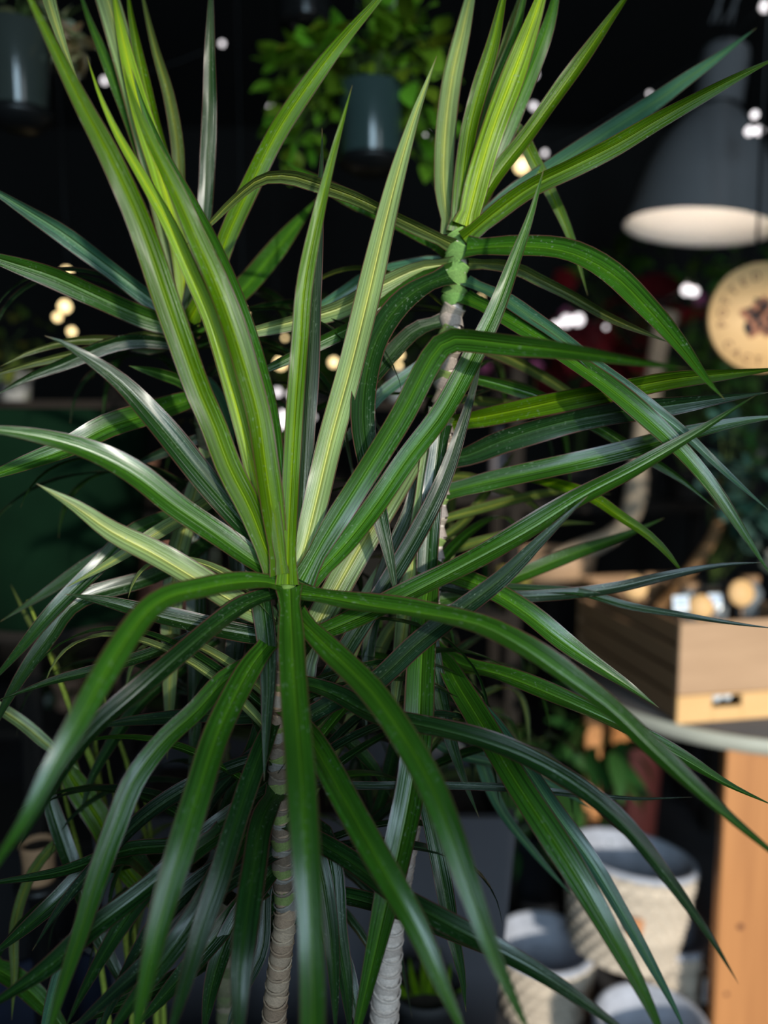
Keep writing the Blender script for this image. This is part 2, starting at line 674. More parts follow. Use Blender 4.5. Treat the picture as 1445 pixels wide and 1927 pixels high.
def arch_leaf(plant, start, az, elev, length, width, tone, droop=1.0, seed=0):
    """a leaf grown freely from the stem: leaves at an angle and bends over under its weight"""
    LEAFN[0] += 1
    r = random.Random(seed + 100)
    n = 18
    p = Vector(start)
    e = elev
    path = [p.copy()]
    for i in range(n):
        a = az + 0.15 * math.sin(i * 0.3 + seed)
        dv = Vector((math.cos(a) * math.cos(e), math.sin(a) * math.cos(e), math.sin(e)))
        p = p + dv * (length / n)
        path.append(p.copy())
        e -= droop * 2.6 / n * (0.3 + i / n)
        e = max(e, -1.35)
    nrm = []
    side = Vector((-math.sin(az), math.cos(az), 0))
    for i in range(n + 1):
        t = (path[min(i + 1, n)] - path[max(i - 1, 0)]).normalized()
        nrm.append(t.cross(side) * -1 if (t.cross(side) * -1).z > 0 else t.cross(side))
    for i in range(1, n + 1):
        if nrm[i].dot(nrm[i - 1]) < 0:
            nrm[i] = -nrm[i]
    me = strap_mesh(path, [width * blade_profile(i / n) for i in range(n + 1)], nrm, 'leaf', 0.13, 0.05, LEAFN[0])
    o = bpy.data.objects.new('leaf', me)
    c = TONE[tone]
    link(o, plant, c + (WAX[tone],))
    o.matrix_parent_inverse = Matrix.Translation(-plant.location)
    return o


RINGS = {}


def ring_mesh():
    if 'r' not in RINGS:
        mb = MB()
        prof = [(0.90, -0.9), (0.955, -0.45), (0.985, 0.0), (1.005, 0.36), (1.035, 0.46), (1.03, 0.54), (0.93, 0.60)]
        mb.lathe(prof, 16, cap=False)
        RINGS['r'] = mb.mesh('stem_ring', M['scar'])
    return RINGS['r']


def stem(plant, ctrl, colour, floor_z=0.56, green_to=0.25):
    """ctrl: (x, y, radius px, distance); stacked leaf-scar rings down to the planter"""
    pts = [P(x, y, d) for x, y, r, d in ctrl]
    rad = [r * d / F for x, y, r, d in ctrl]
    low = pts[-1].copy()
    n = 60
    path = catmull(pts, n)
    L = sum((path[i + 1] - path[i]).length for i in range(n))
    rr = [rad[0] + 0 for _ in path]
    for i in range(n + 1):
        s = i / n * (len(rad) - 1)
        k = min(int(s), len(rad) - 2)
        rr[i] = rad[k] + (rad[k + 1] - rad[k]) * (s - k)
    down = [low.lerp(Vector((low.x, low.y, floor_z)), q) for q in (0.33, 0.66, 1)]
    core = MB().tube(path + down, [q * 0.88 for q in rr] + [rr[-1], rr[-1] * 1.1, rr[-1] * 1.15], 12)
    st = core.build('stem', M['bark'], plant, color=colour(1.0, 0))
    st.matrix_parent_inverse = Matrix.Translation(-plant.location)
    s = 0.004
    k = 0
    cum = [0]
    for i in range(n):
        cum.append(cum[-1] + (path[i + 1] - path[i]).length)
    while s < L:
        i = max(j for j in range(n) if cum[j] <= s)
        u = (s - cum[i]) / (cum[i + 1] - cum[i])
        p = path[i].lerp(path[i + 1], u)
        t = (path[i] - path[i + 1]).normalized()
        r0 = rr[i]
        step = (0.0115 if s / L < green_to else 0.0072) + 0.0026 * rnd.random()
        o = bpy.data.objects.new('stem_ring', ring_mesh())
        q = t.to_track_quat('Z', 'Y')
        az = PI * (k % 2) + rnd.uniform(-.5, .5) + PI / 2
        tilt = Quaternion((math.cos(az), math.sin(az), 0), math.radians(rnd.uniform(22, 32) if s / L < green_to else rnd.uniform(13, 24)))
        link(o, st, colour(s / L, k))
        o.matrix_parent_inverse = Matrix.Identity(4)
        o.rotation_mode = 'QUATERNION'
        o.matrix_world = Matrix.Translation(p) @ (q @ tilt).to_matrix().to_4x4() @ Matrix.Diagonal((r0, r0, step * 1.0, 1))
        s += step
        k += 1
    return path


def mixc(a, b, t):
    return tuple(a[i] + (b[i] - a[i]) * t for i in range(3)) + (1,)


def col_front(s, k):
    r = random.Random(k * 7 + 1)
    if s < 0.1:
        return mixc((0.16, 0.28, 0.06), (0.10, 0.2, 0.05), r.random())
    if s < 0.66:
        return [(0.17, 0.13, 0.10, 1), (0.15, 0.19, 0.06, 1), (0.20, 0.18, 0.16, 1), (0.14, 0.10, 0.07, 1)][k % 4]
    return mixc((0.30, 0.20, 0.135), (0.42, 0.31, 0.22), r.random())


def col_tall(s, k):
    r = random.Random(k * 5 + 2)
    if s < 0.08:
        return mixc((0.12, 0.24, 0.06), (0.17, 0.30, 0.08), r.random())
    if s < 0.42:
        return [(0.36, 0.29, 0.25, 1), (0.17, 0.24, 0.07, 1), (0.29, 0.24, 0.22, 1), (0.33, 0.27, 0.22, 1)][k % 4]
    return mixc((0.48, 0.38, 0.33), (0.62, 0.52, 0.46), r.random())


def col_back(s, k):
    r = random.Random(k * 3 + 2)
    return mixc((0.10, 0.12, 0.05), (0.17, 0.14, 0.10), r.random())


planter_z = 0.56
front = thing('dracaena', P(520, 1927, 0.95) * 1, 'dracaena with arching leaves and ringed tan stem, nearest the camera, crown at centre left', 'plant')
front.location.z = planter_z
tall = thing('dracaena', P(725, 1927, 1.02), 'tallest dracaena, pale ringed stem, crown of bright upright leaves beside the lamp', 'plant')
tall.location.z = planter_z
back = thing('dracaena', P(425, 1927, 1.12), 'dracaena behind at left, crown half hidden behind the front plant\'s yellow-green leaves', 'plant')
back.location.z = planter_z
bpy.context.view_layer.update()

stem(front, [(541, 1098, 16, .86), (536, 1200, 17, .865), (525, 1350, 17, .875), (523, 1450, 18, .885), (528, 1560, 19, .895), (533, 1650, 20, .905), (537, 1720, 21, .91), (528, 1800, 22, .92), (518, 1890, 23, .93), (512, 1990, 24, .94)], col_front)
stem(tall, [(862, 442, 22, 1.0), (858, 520, 22, 1.0), (850, 600, 20, 1.0), (838, 720, 18, 1.0), (831, 850, 16, 1.0), (821, 1000, 16, 1.0), (810, 1150, 16, 1.0), (800, 1330, 17, 1.0), (772, 1560, 20, 1.0), (737, 1750, 24, 1.01), (722, 1927, 27, 1.02), (716, 2000, 27, 1.03)], col_tall, green_to=.38)
stem(back, [(345, 612, 15, 1.05), (362, 700, 15, 1.05), (385, 820, 15, 1.06), (400, 1000, 15, 1.07), (410, 1200, 15, 1.09), (420, 1500, 16, 1.1), (425, 1990, 18, 1.12)], col_back)

# ---- leaves of the front plant
fl = lambda pts, w, d0, d1, tone='g', **k: leaf(front, pts, w, d0, d1, tone, **k)
tl = lambda pts, w, d0, d1, tone='g', **k: leaf(tall, pts, w, d0, d1, tone, **k)
bl = lambda pts, w, d0, d1, tone='g', **k: leaf(back, pts, w, d0, d1, tone, **k)

# upright centre
fl([(541, 1100), (543, 1000), (549, 880), (556, 760), (565, 640), (573, 540), (594, 430), (622, 310), (645, 225), (663, 160)], 33, .845, .82, 'y', mixn=.2, base=.95)
fl([(557, 1085), (568, 960), (577, 800), (586, 650), (593, 500), (599, 400), (605, 300), (606, 240)], 30, .87, .95, 'k', mixn=.1, roll=25)
fl([(560, 1085), (590, 965), (622, 830), (660, 690), (692, 560), (722, 430), (750, 320), (780, 220), (800, 165), (822, 105)], 47, .87, .97, 'p', mixn=.15, base=.8)
fl([(568, 1092), (610, 1015), (670, 920), (720, 840), (762, 770), (800, 695), (828, 652), (856, 638), (900, 641), (960, 648), (1040, 657), (1120, 668), (1200, 680), (1295, 694)], 46, .86, .68, 'g', mixn=.25, dm=.83)
fl([(572, 1105), (640, 1035), (700, 960), (770, 858), (830, 780), (880, 690), (930, 590), (968, 490), (1000, 400), (1024, 315)], 42, .87, .86, 'g', mixn=.35, wax=.35)
fl([(560, 1270), (590, 1190), (640, 1095), (700, 990), (750, 905), (795, 830), (845, 750), (905, 655)], 52, .90, 1.0, 'p', mixn=.2, base=.9)
fl([(565, 1450), (610, 1335), (650, 1235), (690, 1135), (740, 1040), (790, 960)], 42, .93, 1.02, 'p', mixn=.3)
fl([(560, 1360), (640, 1315), (705, 1285), (785, 1212), (865, 1150), (945, 1088), (1025, 1010), (1106, 933)], 40, .89, .84, 'k', mixn=.35)
fl([(550, 1215), (650, 1172), (725, 1140), (805, 1100), (900, 1050), (1000, 995), (1100, 932), (1200, 880), (1300, 822), (1388, 765), (1425, 742)], 40, .88, .84, 'g', mixn=.4)
fl([(552, 1118), (600, 1122), (700, 1140), (800, 1155), (900, 1175), (980, 1215), (1060, 1270), (1150, 1335), (1230, 1412), (1330, 1505), (1445, 1598), (1520, 1660)], 40, .85, .72, 'g', mixn=.55)
fl([(558, 1160), (620, 1222), (700, 1302), (762, 1390), (812, 1480), (852, 1580), (890, 1690), (930, 1800), (975, 1900), (1010, 1975)], 54, .85, .64, 'g', mixn=.4)
fl([(545, 1108), (548, 1180), (552, 1260), (558, 1350), (566, 1450), (574, 1560), (582, 1680), (587, 1800), (589, 1927), (588, 2060)], 58, .84, .62, 'g', mixn=.3, full=True, wave=.02)
fl([(529, 1087), (502, 1022), (474, 966), (467, 1000), (479, 1060), (493, 1140), (503, 1220), (505, 1290), (502, 1360), (497, 1470)], 38, .90, .81, 'd', mixn=.3, dm=.865, wax=.4)
fl([(530, 1102), (490, 1094), (430, 1098), (370, 1110), (320, 1122), (280, 1148), (240, 1200), (190, 1282), (142, 1370), (95, 1452), (50, 1540), (0, 1615), (-40, 1690)], 46, .85, .60, 'g', mixn=.5, wave=.02)
fl([(526, 1115), (470, 1135), (400, 1182), (330, 1240), (260, 1302), (185, 1368), (125, 1440), (72, 1530), (32, 1600)], 38, .87, .74, 'd', mixn=.5)
fl([(520, 1195), (475, 1250), (432, 1330), (402, 1400), (377, 1480), (346, 1580), (316, 1680), (290, 1780), (270, 1870), (255, 1940), (245, 2010)], 54, .87, .66, 'g', mixn=.35)
fl([(518, 1225), (430, 1275), (368, 1340), (308, 1395), (252, 1470), (216, 1560), (180, 1660), (150, 1760), (120, 1850), (95, 1935), (80, 2000)], 42, .88, .73, 'g', mixn=.45)
fl([(520, 1340), (500, 1390), (470, 1470), (440, 1560), (410, 1660), (376, 1760), (346, 1860), (322, 1940), (305, 2010)], 42, .88, .72, 'd', mixn=.35)
fl([(540, 1330), (592, 1405), (640, 1490), (690, 1580), (740, 1670), (790, 1760), (830, 1850), (868, 1935), (890, 2000)], 54, .87, .68, 'g', mixn=.35)
fl([(545, 1545), (600, 1585), (660, 1622), (740, 1680), (830, 1732), (920, 1780), (1000, 1822), (1060, 1860), (1110, 1895), (1165, 1935), (1220, 1975)], 40, .89, .76, 'd', mixn=.5)
fl([(520, 1490), (492, 1545), (478, 1630), (464, 1725), (453, 1830), (449, 1935), (446, 2020)], 50, .88, .70, 'd', mixn=.3)
fl([(540, 1462), (600, 1472), (660, 1478), (780, 1478), (900, 1480), (1000, 1486), (1100, 1496), (1200, 1503), (1304, 1500)], 15, .89, .86, 'k', mixn=.3, roll=10)
fl([(540, 1285), (590, 1292), (640, 1312), (705, 1346), (800, 1366), (900, 1392), (1000, 1430), (1090, 1482), (1170, 1550), (1240, 1632), (1300, 1712), (1347, 1782), (1390, 1852)], 38, .87, .77, 'd', mixn=.5)
fl([(545, 1300), (605, 1290), (665, 1200), (722, 1110), (782, 1010), (832, 910), (870, 800), (895, 715), (909, 652)], 36, .92, .95, 'k', mixn=.3, wax=.3)
# upright bundle leaning left
fl([(526, 1090), (500, 1032), (470, 955), (432, 880), (402, 800), (372, 730), (340, 640), (312, 560), (285, 480), (255, 400), (205, 290), (152, 190), (97, 80), (48, -20), (15, -90)], 50, .85, .74, 'y', mixn=.2, wave=.07)
fl([(528, 1088), (505, 1000), (480, 900), (455, 800), (427, 700), (397, 600), (362, 520), (322, 430), (272, 340), (225, 260), (188, 180), (163, 105)], 33, .86, .80, 'Y', mixn=.2)
fl([(531, 1080), (515, 980), (500, 880), (486, 780), (458, 680), (432, 600), (402, 520), (370, 450), (330, 360), (290, 280), (255, 200), (230, 120)], 46, .845, .77, 'y', mixn=.2, roll=15)
fl([(536, 1078), (527, 980), (518, 880), (505, 770), (482, 685), (452, 595), (420, 510), (388, 440), (350, 370), (312, 300), (275, 215), (248, 130)], 42, .855, .82, 'g', mixn=.2, roll=-15)
fl([(532, 1080), (517, 965), (500, 865), (484, 765), (471, 690)], 24, .84, .83, 'y', mixn=.1)
fl([(534, 1085), (519, 990), (506, 900), (492, 800), (478, 700), (462, 600)], 40, .87, .88, 'd', mixn=.2)
# left side
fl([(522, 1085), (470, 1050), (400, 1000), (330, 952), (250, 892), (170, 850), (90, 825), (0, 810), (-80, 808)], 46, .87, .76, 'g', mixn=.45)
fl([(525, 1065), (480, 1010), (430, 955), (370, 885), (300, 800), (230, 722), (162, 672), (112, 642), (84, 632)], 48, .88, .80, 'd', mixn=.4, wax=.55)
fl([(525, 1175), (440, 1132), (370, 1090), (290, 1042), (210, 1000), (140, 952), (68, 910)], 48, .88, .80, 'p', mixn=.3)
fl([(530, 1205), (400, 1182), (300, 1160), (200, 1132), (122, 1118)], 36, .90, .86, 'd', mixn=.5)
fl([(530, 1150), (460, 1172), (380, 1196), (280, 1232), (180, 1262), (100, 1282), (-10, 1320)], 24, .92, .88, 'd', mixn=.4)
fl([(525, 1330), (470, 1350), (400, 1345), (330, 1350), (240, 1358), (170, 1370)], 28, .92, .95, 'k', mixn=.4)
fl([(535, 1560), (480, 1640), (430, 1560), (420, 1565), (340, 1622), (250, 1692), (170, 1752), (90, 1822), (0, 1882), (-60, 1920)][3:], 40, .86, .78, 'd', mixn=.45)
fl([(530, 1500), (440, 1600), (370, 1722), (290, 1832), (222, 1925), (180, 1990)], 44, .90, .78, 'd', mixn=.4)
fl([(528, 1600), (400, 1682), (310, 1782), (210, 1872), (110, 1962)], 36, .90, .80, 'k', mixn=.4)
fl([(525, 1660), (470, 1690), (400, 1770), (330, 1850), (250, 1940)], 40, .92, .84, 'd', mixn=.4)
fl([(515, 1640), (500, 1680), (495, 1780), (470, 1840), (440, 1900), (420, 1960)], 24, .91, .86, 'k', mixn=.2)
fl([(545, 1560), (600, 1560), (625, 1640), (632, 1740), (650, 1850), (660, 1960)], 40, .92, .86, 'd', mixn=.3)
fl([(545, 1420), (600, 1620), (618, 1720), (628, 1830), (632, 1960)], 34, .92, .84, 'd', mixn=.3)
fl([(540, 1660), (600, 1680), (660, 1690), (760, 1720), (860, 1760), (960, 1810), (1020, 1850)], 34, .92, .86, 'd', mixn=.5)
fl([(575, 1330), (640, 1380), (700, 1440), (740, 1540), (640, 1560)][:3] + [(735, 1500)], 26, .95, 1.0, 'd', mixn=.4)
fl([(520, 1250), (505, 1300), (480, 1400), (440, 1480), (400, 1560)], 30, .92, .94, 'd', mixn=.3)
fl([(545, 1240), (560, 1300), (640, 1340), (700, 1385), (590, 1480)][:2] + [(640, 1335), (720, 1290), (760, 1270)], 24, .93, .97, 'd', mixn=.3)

# lower leaves crowding the bottom left, shade there put into their dark tones
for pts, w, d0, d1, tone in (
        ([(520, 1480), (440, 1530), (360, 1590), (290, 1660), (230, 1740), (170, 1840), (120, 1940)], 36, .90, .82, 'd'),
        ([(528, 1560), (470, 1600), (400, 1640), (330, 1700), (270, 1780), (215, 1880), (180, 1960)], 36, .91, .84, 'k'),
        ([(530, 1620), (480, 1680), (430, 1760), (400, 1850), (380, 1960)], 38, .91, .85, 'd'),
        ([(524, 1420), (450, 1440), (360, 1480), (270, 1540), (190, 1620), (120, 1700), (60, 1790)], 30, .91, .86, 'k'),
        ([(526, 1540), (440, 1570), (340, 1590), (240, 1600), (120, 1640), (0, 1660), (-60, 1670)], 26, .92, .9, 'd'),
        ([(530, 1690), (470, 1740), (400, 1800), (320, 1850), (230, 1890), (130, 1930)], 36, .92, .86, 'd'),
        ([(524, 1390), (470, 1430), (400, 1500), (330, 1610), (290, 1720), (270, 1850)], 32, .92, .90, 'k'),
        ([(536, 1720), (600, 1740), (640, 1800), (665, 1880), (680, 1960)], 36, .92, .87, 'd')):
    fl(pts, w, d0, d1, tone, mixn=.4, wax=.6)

# ---- leaves of the tall plant
tl([(846, 440), (835, 350), (838, 250), (850, 150), (870, 60), (888, -20), (905, -90)], 38, 1.0, 1.02, 'p', mixn=.15, base=.55)
tl([(862, 435), (870, 340), (882, 250), (902, 170), (926, 90), (945, 5), (962, -70)], 32, .99, .97, 'y', mixn=.15, base=.95)
tl([(877, 425), (903, 322), (930, 235), (962, 150), (992, 70), (1018, -5), (1040, -80)], 46, .985, .96, 'Y', mixn=.1, base=.85, roll=10)
tl([(868, 430), (890, 330), (915, 240), (935, 160), (965, 80), (985, 0), (1005, -70)], 26, 1.0, 1.0, 'g', mixn=.15)
tl([(885, 420), (920, 320), (962, 220), (1000, 130), (1030, 50), (1050, -30), (1060, -80)], 34, 1.0, 1.0, 'g', mixn=.2, roll=25)
tl([(868, 425), (893, 300), (925, 190), (950, 90), (978, 0), (995, -60)], 22, 1.01, 1.02, 'o', mixn=.2)
tl([(880, 425), (930, 335), (990, 258), (1040, 190), (1090, 120), (1140, 48), (1185, -15), (1210, -60)], 30, .99, .97, 'y', mixn=.3, roll=-20)
tl([(872, 450), (930, 402), (1000, 352), (1080, 312), (1160, 272), (1240, 225), (1320, 180), (1400, 138), (1480, 100)], 36, .98, .88, 'y', mixn=.25)
tl([(885, 432), (960, 370), (1020, 330), (1080, 290), (1150, 245), (1220, 200), (1290, 150), (1350, 108), (1424, 52)], 36, 1.02, 1.10, 't', mixn=.1)
tl([(882, 430), (912, 330), (945, 262), (970, 236), (998, 290), (1040, 370), (1075, 450), (1106, 556)], 26, 1.02, 1.05, 'y', mixn=.3)
tl([(878, 430), (915, 350), (940, 280), (955, 240)], 34, 1.05, 1.1, 'g', mixn=.2)
tl([(852, 460), (800, 435), (740, 406), (670, 372), (600, 347), (545, 331), (492, 335), (440, 375), (390, 425), (343, 467)], 25, .99, .84, 'o', mixn=.5)
tl([(848, 475), (790, 442), (730, 412), (650, 372), (580, 332), (525, 298)], 28, 1.03, 1.15, 'g', mixn=.4)
tl([(850, 498), (790, 505), (710, 542), (640, 580), (560, 603), (470, 625), (395, 642)], 36, 1.0, .96, 'p', mixn=.3)
tl([(850, 505), (800, 520), (740, 560), (680, 605), (590, 650), (510, 690), (440, 720)], 28, .99, .95, 'g', mixn=.4)
tl([(850, 490), (780, 500), (700, 520), (640, 555), (560, 600)], 30, 1.04, 1.05, 't', mixn=.2)
tl([(845, 520), (795, 540), (748, 578), (708, 640), (687, 720), (683, 800), (697, 890), (716, 980), (735, 1060), (750, 1150)], 46, .98, .88, 'd', mixn=.35, wax=.4)
tl([(838, 605), (785, 620), (742, 660), (705, 705), (660, 760), (612, 830)], 32, 1.0, .95, 'd', mixn=.4)
tl([(835, 660), (790, 690), (720, 740), (680, 790), (620, 870)], 24, 1.02, 1.02, 't', mixn=.3)
tl([(878, 468), (960, 463), (1040, 468), (1100, 486), (1160, 522), (1220, 582), (1280, 652), (1330, 716), (1364, 752)], 42, .98, .82, 'g', mixn=.3, dm=.90, wax=.6)
tl([(882, 495), (960, 500), (1020, 528), (1080, 558), (1150, 598), (1260, 645)], 22, .99, .95, 'o', mixn=.4)
tl([(876, 530), (940, 558), (1000, 598), (1060, 640), (1120, 690), (1200, 750), (1280, 810), (1360, 885), (1455, 968)], 26, .99, .88, 't', mixn=.5)
tl([(872, 560), (940, 592), (1010, 632), (1080, 682), (1150, 732), (1220, 790), (1285, 852), (1345, 925), (1400, 1005), (1455, 1090)], 36, .99, .86, 'g', mixn=.5)
tl([(838, 795), (900, 786), (980, 770), (1080, 748), (1180, 730), (1280, 712), (1380, 702), (1480, 692)], 40, 1.0, .88, 'y', mixn=.35)
tl([(830, 865), (880, 857), (950, 828), (1050, 797), (1150, 777), (1250, 764), (1350, 750), (1450, 738)], 44, 1.0, .9, 'd', mixn=.35)
tl([(828, 930), (920, 906), (1020, 885), (1120, 862), (1200, 842), (1300, 815), (1400, 792), (1490, 782)], 38, 1.0, .92, 'g', mixn=.35)
tl([(840, 700), (930, 720), (1040, 755), (1120, 800), (1200, 850), (1280, 900), (1350, 960)], 24, 1.02, .98, 'g', mixn=.4)
tl([(850, 640), (930, 660), (1010, 700), (1080, 745), (1140, 790)], 22, 1.05, 1.15, 'o', mixn=.4)
tl([(822, 980), (900, 960), (980, 938), (1060, 925), (1150, 930)], 18, 1.03, 1.2, 'o', mixn=.3)
tl([(825, 905), (870, 895), (930, 915), (990, 940), (1040, 985)], 18, 1.05, 1.2, 'o', mixn=.3)
tl([(818, 1020), (870, 985), (930, 905), (970, 850)], 18, 1.05, 1.2, 'o', mixn=.3)
tl([(815, 1050), (880, 1025), (960, 1005), (1050, 985), (1120, 985)], 18, 1.04, 1.2, 'o', mixn=.3)
tl([(842, 745), (880, 752), (940, 758), (1000, 765), (1080, 790)], 18, 1.04, 1.2, 'o', mixn=.3)
tl([(812, 1130), (880, 1120), (980, 1082), (1080, 1042), (1170, 1010), (1250, 975)], 28, 1.02, 1.12, 'g', mixn=.35)
tl([(815, 1100), (930, 1122), (1050, 1120), (1150, 1108), (1250, 1085), (1350, 1065), (1440, 1058)], 22, 1.0, .95, 'k', mixn=.4)
tl([(812, 1110), (900, 1105), (1000, 1108), (1090, 1115), (1180, 1140), (1280, 1157), (1370, 1172), (1470, 1184)], 16, 1.02, .92, 'd', mixn=.4)
tl([(815, 1075), (880, 1092), (930, 1115), (988, 1152), (1052, 1202), (1120, 1250), (1180, 1290), (1240, 1332)], 38, .98, .9, 'g', mixn=.45)
tl([(1000, 900), (1100, 930), (1170, 975), (1212, 1002), (1252, 1038), (1292, 1088)], 22, 1.05, .98, 'y', mixn=.4)
tl([(806, 1235), (835, 1245), (865, 1295), (912, 1372), (970, 1470), (1030, 1562), (1092, 1660), (1150, 1760), (1200, 1850), (1240, 1935), (1260, 2000)], 52, .98, .76, 'g', mixn=.4)
tl([(803, 1290), (900, 1335), (985, 1440), (1045, 1530), (1112, 1622), (1172, 1720), (1222, 1810), (1270, 1900), (1300, 1965)], 32, .99, .80, 't', mixn=.4)
tl([(806, 1215), (870, 1250), (950, 1272), (1050, 1312), (1140, 1352), (1210, 1386), (1290, 1430), (1370, 1477), (1460, 1518)], 32, .99, .88, 'g', mixn=.5)
tl([(806, 1250), (860, 1255), (940, 1268), (1030, 1300), (1110, 1335), (1175, 1365)], 24, 1.04, 1.1, 'y', mixn=.5)
tl([(828, 770), (812, 850), (797, 960), (777, 1060), (760, 1180), (745, 1300), (735, 1400)], 42, .97, .95, 'p', mixn=.15)
tl([(820, 780), (800, 870), (775, 960), (730, 1060), (700, 1150), (680, 1250)], 34, .99, .97, 'd', mixn=.3)
tl([(830, 800), (818, 900), (808, 1000), (803, 1100), (806, 1200), (825, 1300), (846, 1385), (872, 1465), (902, 1540)], 40, .96, .94, 'd', mixn=.2)
tl([(812, 1060), (800, 1150), (793, 1250), (787, 1380), (772, 1490), (750, 1600), (722, 1720), (697, 1830), (672, 1935), (655, 2010)], 58, .96, .82, 'g', mixn=.25)
tl([(795, 1400), (792, 1460), (812, 1550), (832, 1650), (850, 1750), (868, 1830), (877, 1905)], 34, .97, .9, 'd', mixn=.3)
tl([(806, 1180), (880, 1340), (900, 1420), (940, 1520), (1000, 1600), (1080, 1690)], 24, 1.05, 1.1, 't', mixn=.4)
tl([(800, 1300), (770, 1330), (740, 1420), (720, 1500), (690, 1560), (640, 1600)], 26, 1.02, 1.05, 'd', mixn=.3)
tl([(812, 1120), (740, 1180), (700, 1260), (670, 1340), (620, 1440), (580, 1520)], 28, 1.03, 1.05, 'p', mixn=.3)
tl([(815, 1000), (740, 1080), (700, 1180), (690, 1300), (690, 1380)], 26, 1.03, 1.0, 'd', mixn=.3)
tl([(790, 1380), (860, 1500), (960, 1440), (1060, 1430)][:1] + [(860, 1420), (940, 1440), (1020, 1470), (1120, 1525)], 18, 1.04, 1.1, 't', mixn=.4)

# ---- leaves of the plant behind at left
bl([(342, 602), (280, 560), (200, 500), (120, 440), (60, 402), (0, 365), (-60, 330)], 34, 1.04, .98, 't', mixn=.35)
bl([(338, 618), (260, 592), (180, 556), (100, 520), (0, 488), (-80, 462)], 42, 1.04, .92, 'g', mixn=.4)
bl([(348, 600), (370, 500), (385, 400), (391, 300), (395, 200), (395, 100), (397, 0), (398, -80)], 29, 1.05, 1.0, 'd', mixn=.1, roll=-14, wax=.5)
bl([(356, 605), (400, 520), (430, 440), (470, 352), (520, 252), (580, 160), (640, 80), (710, 0), (770, -70)], 36, 1.04, .95, 'y', mixn=.2)
bl([(350, 605), (345, 500), (328, 420), (300, 320), (268, 220), (242, 120), (222, 30), (208, -50)], 40, 1.06, 1.02, 'Y', mixn=.1, roll=5)
bl([(346, 600), (338, 450), (316, 330), (290, 230), (265, 120), (246, 20), (236, -60)], 28, 1.07, 1.02, 'y', mixn=.1, roll=-25)
bl([(352, 600), (350, 480), (338, 350), (335, 280), (318, 180), (292, 90), (270, 0), (260, -60)], 24, 1.06, 1.04, 'o', mixn=.1)
bl([(345, 600), (300, 400), (255, 250), (202, 120), (165, 30), (140, -50)], 30, 1.08, 1.05, 'g', mixn=.2)
bl([(355, 622), (420, 575), (462, 540), (512, 480), (560, 420), (596, 375)], 40, 1.08, 1.22, 'g', mixn=.3)
bl([(350, 642), (270, 630), (180, 655), (80, 678), (0, 702), (-40, 715)], 18, 1.05, .98, 'o', mixn=.4)
bl([(348, 650), (260, 640), (200, 650), (130, 680), (50, 712), (-10, 745)], 26, 1.05, .98, 'd', mixn=.4)
bl([(350, 640), (280, 655), (220, 640), (140, 640), (60, 660), (0, 690)], 18, 1.07, 1.0, 'o', mixn=.4)
bl([(385, 765), (350, 722), (300, 702), (242, 688)], 24, 1.05, 1.0, 'g', mixn=.4)
bl([(380, 745), (270, 782), (200, 805), (130, 842), (60, 868), (0, 890), (-60, 912)], 44, 1.04, .92, 'g', mixn=.4)
bl([(395, 850), (370, 920), (335, 1040), (323, 1150), (320, 1250), (318, 1350), (314, 1430)], 40, 1.04, 1.02, 'p', mixn=.1)
bl([(400, 900), (440, 910), (385, 950), (300, 1000), (220, 1052), (125, 1105)], 28, 1.04, .93, 'p', mixn=.2)
bl([(400, 950), (300, 980), (240, 1010), (180, 1070), (100, 1150), (40, 1220), (-30, 1300)], 32, 1.06, .95, 'd', mixn=.4)
bl([(405, 1010), (300, 1080), (150, 1130), (92, 1200), (42, 1270), (0, 1345), (-20, 1400)], 34, 1.06, .95, 'd', mixn=.4)
bl([(405, 1000), (280, 1010), (170, 1060), (80, 1120), (0, 1170)], 26, 1.07, 1.02, 'd', mixn=.4)
bl([(400, 900), (380, 1000), (370, 1100), (372, 1250), (365, 1400), (352, 1500)], 38, 1.06, 1.04, 'd', mixn=.2)
bl([(395, 860), (430, 960), (450, 1060), (445, 1200), (420, 1350), (400, 1450)], 40, 1.03, 1.0, 'k', mixn=.2)
bl([(365, 720), (400, 800), (440, 900), (480, 1000), (490, 1100)], 40, 1.04, 1.0, 'd', mixn=.2)
bl([(370, 710), (400, 740), (425, 800), (440, 850)], 36, 1.03, 1.0, 't', mixn=.2)
bl([(385, 820), (310, 850), (240, 880), (300, 960), (330, 1010)][:3], 20, 1.06, 1.05, 'k', mixn=.3)
bl([(410, 1200), (340, 1260), (260, 1330), (180, 1450), (150, 1540)], 26, 1.08, 1.05, 'd', mixn=.4)
bl([(412, 1260), (350, 1300), (300, 1260), (245, 1290), (190, 1370)], 22, 1.1, 1.1, 'd', mixn=.4)
bl([(415, 1400), (330, 1560), (285, 1650), (242, 1610), (172, 1632), (112, 1690), (50, 1745), (-30, 1810)][2:], 34, 1.02, .92, 'd', mixn=.45)
bl([(418, 1500), (330, 1700), (200, 1640), (152, 1750), (115, 1832), (85, 1935), (70, 2000)][2:], 32, 1.0, .92, 't', mixn=.3)
bl([(418, 1450), (230, 1580), (85, 1480), (110, 1560), (142, 1650), (185, 1760), (230, 1850), (260, 1920)][2:], 32, 1.04, 1.0, 'd', mixn=.3)
bl([(415, 1480), (300, 1700), (-20, 1815), (40, 1852), (92, 1902), (140, 1960)][2:], 36, 1.05, 1.02, 'g', mixn=.3)
bl([(415, 1380), (60, 1380), (120, 1440), (155, 1495), (192, 1552), (222, 1610), (290, 1700), (330, 1760)][2:], 46, 1.06, 1.05, 'y', mixn=.3)
bl([(130, 1560), (62, 1640), (28, 1740), (27, 1830), (22, 1920)], 20, 1.06, 1.02, 'o', mixn=.3)
bl([(-20, 1320), (40, 1360), (90, 1402), (150, 1450)], 24, 1.0, 1.02, 'p', mixn=.3)
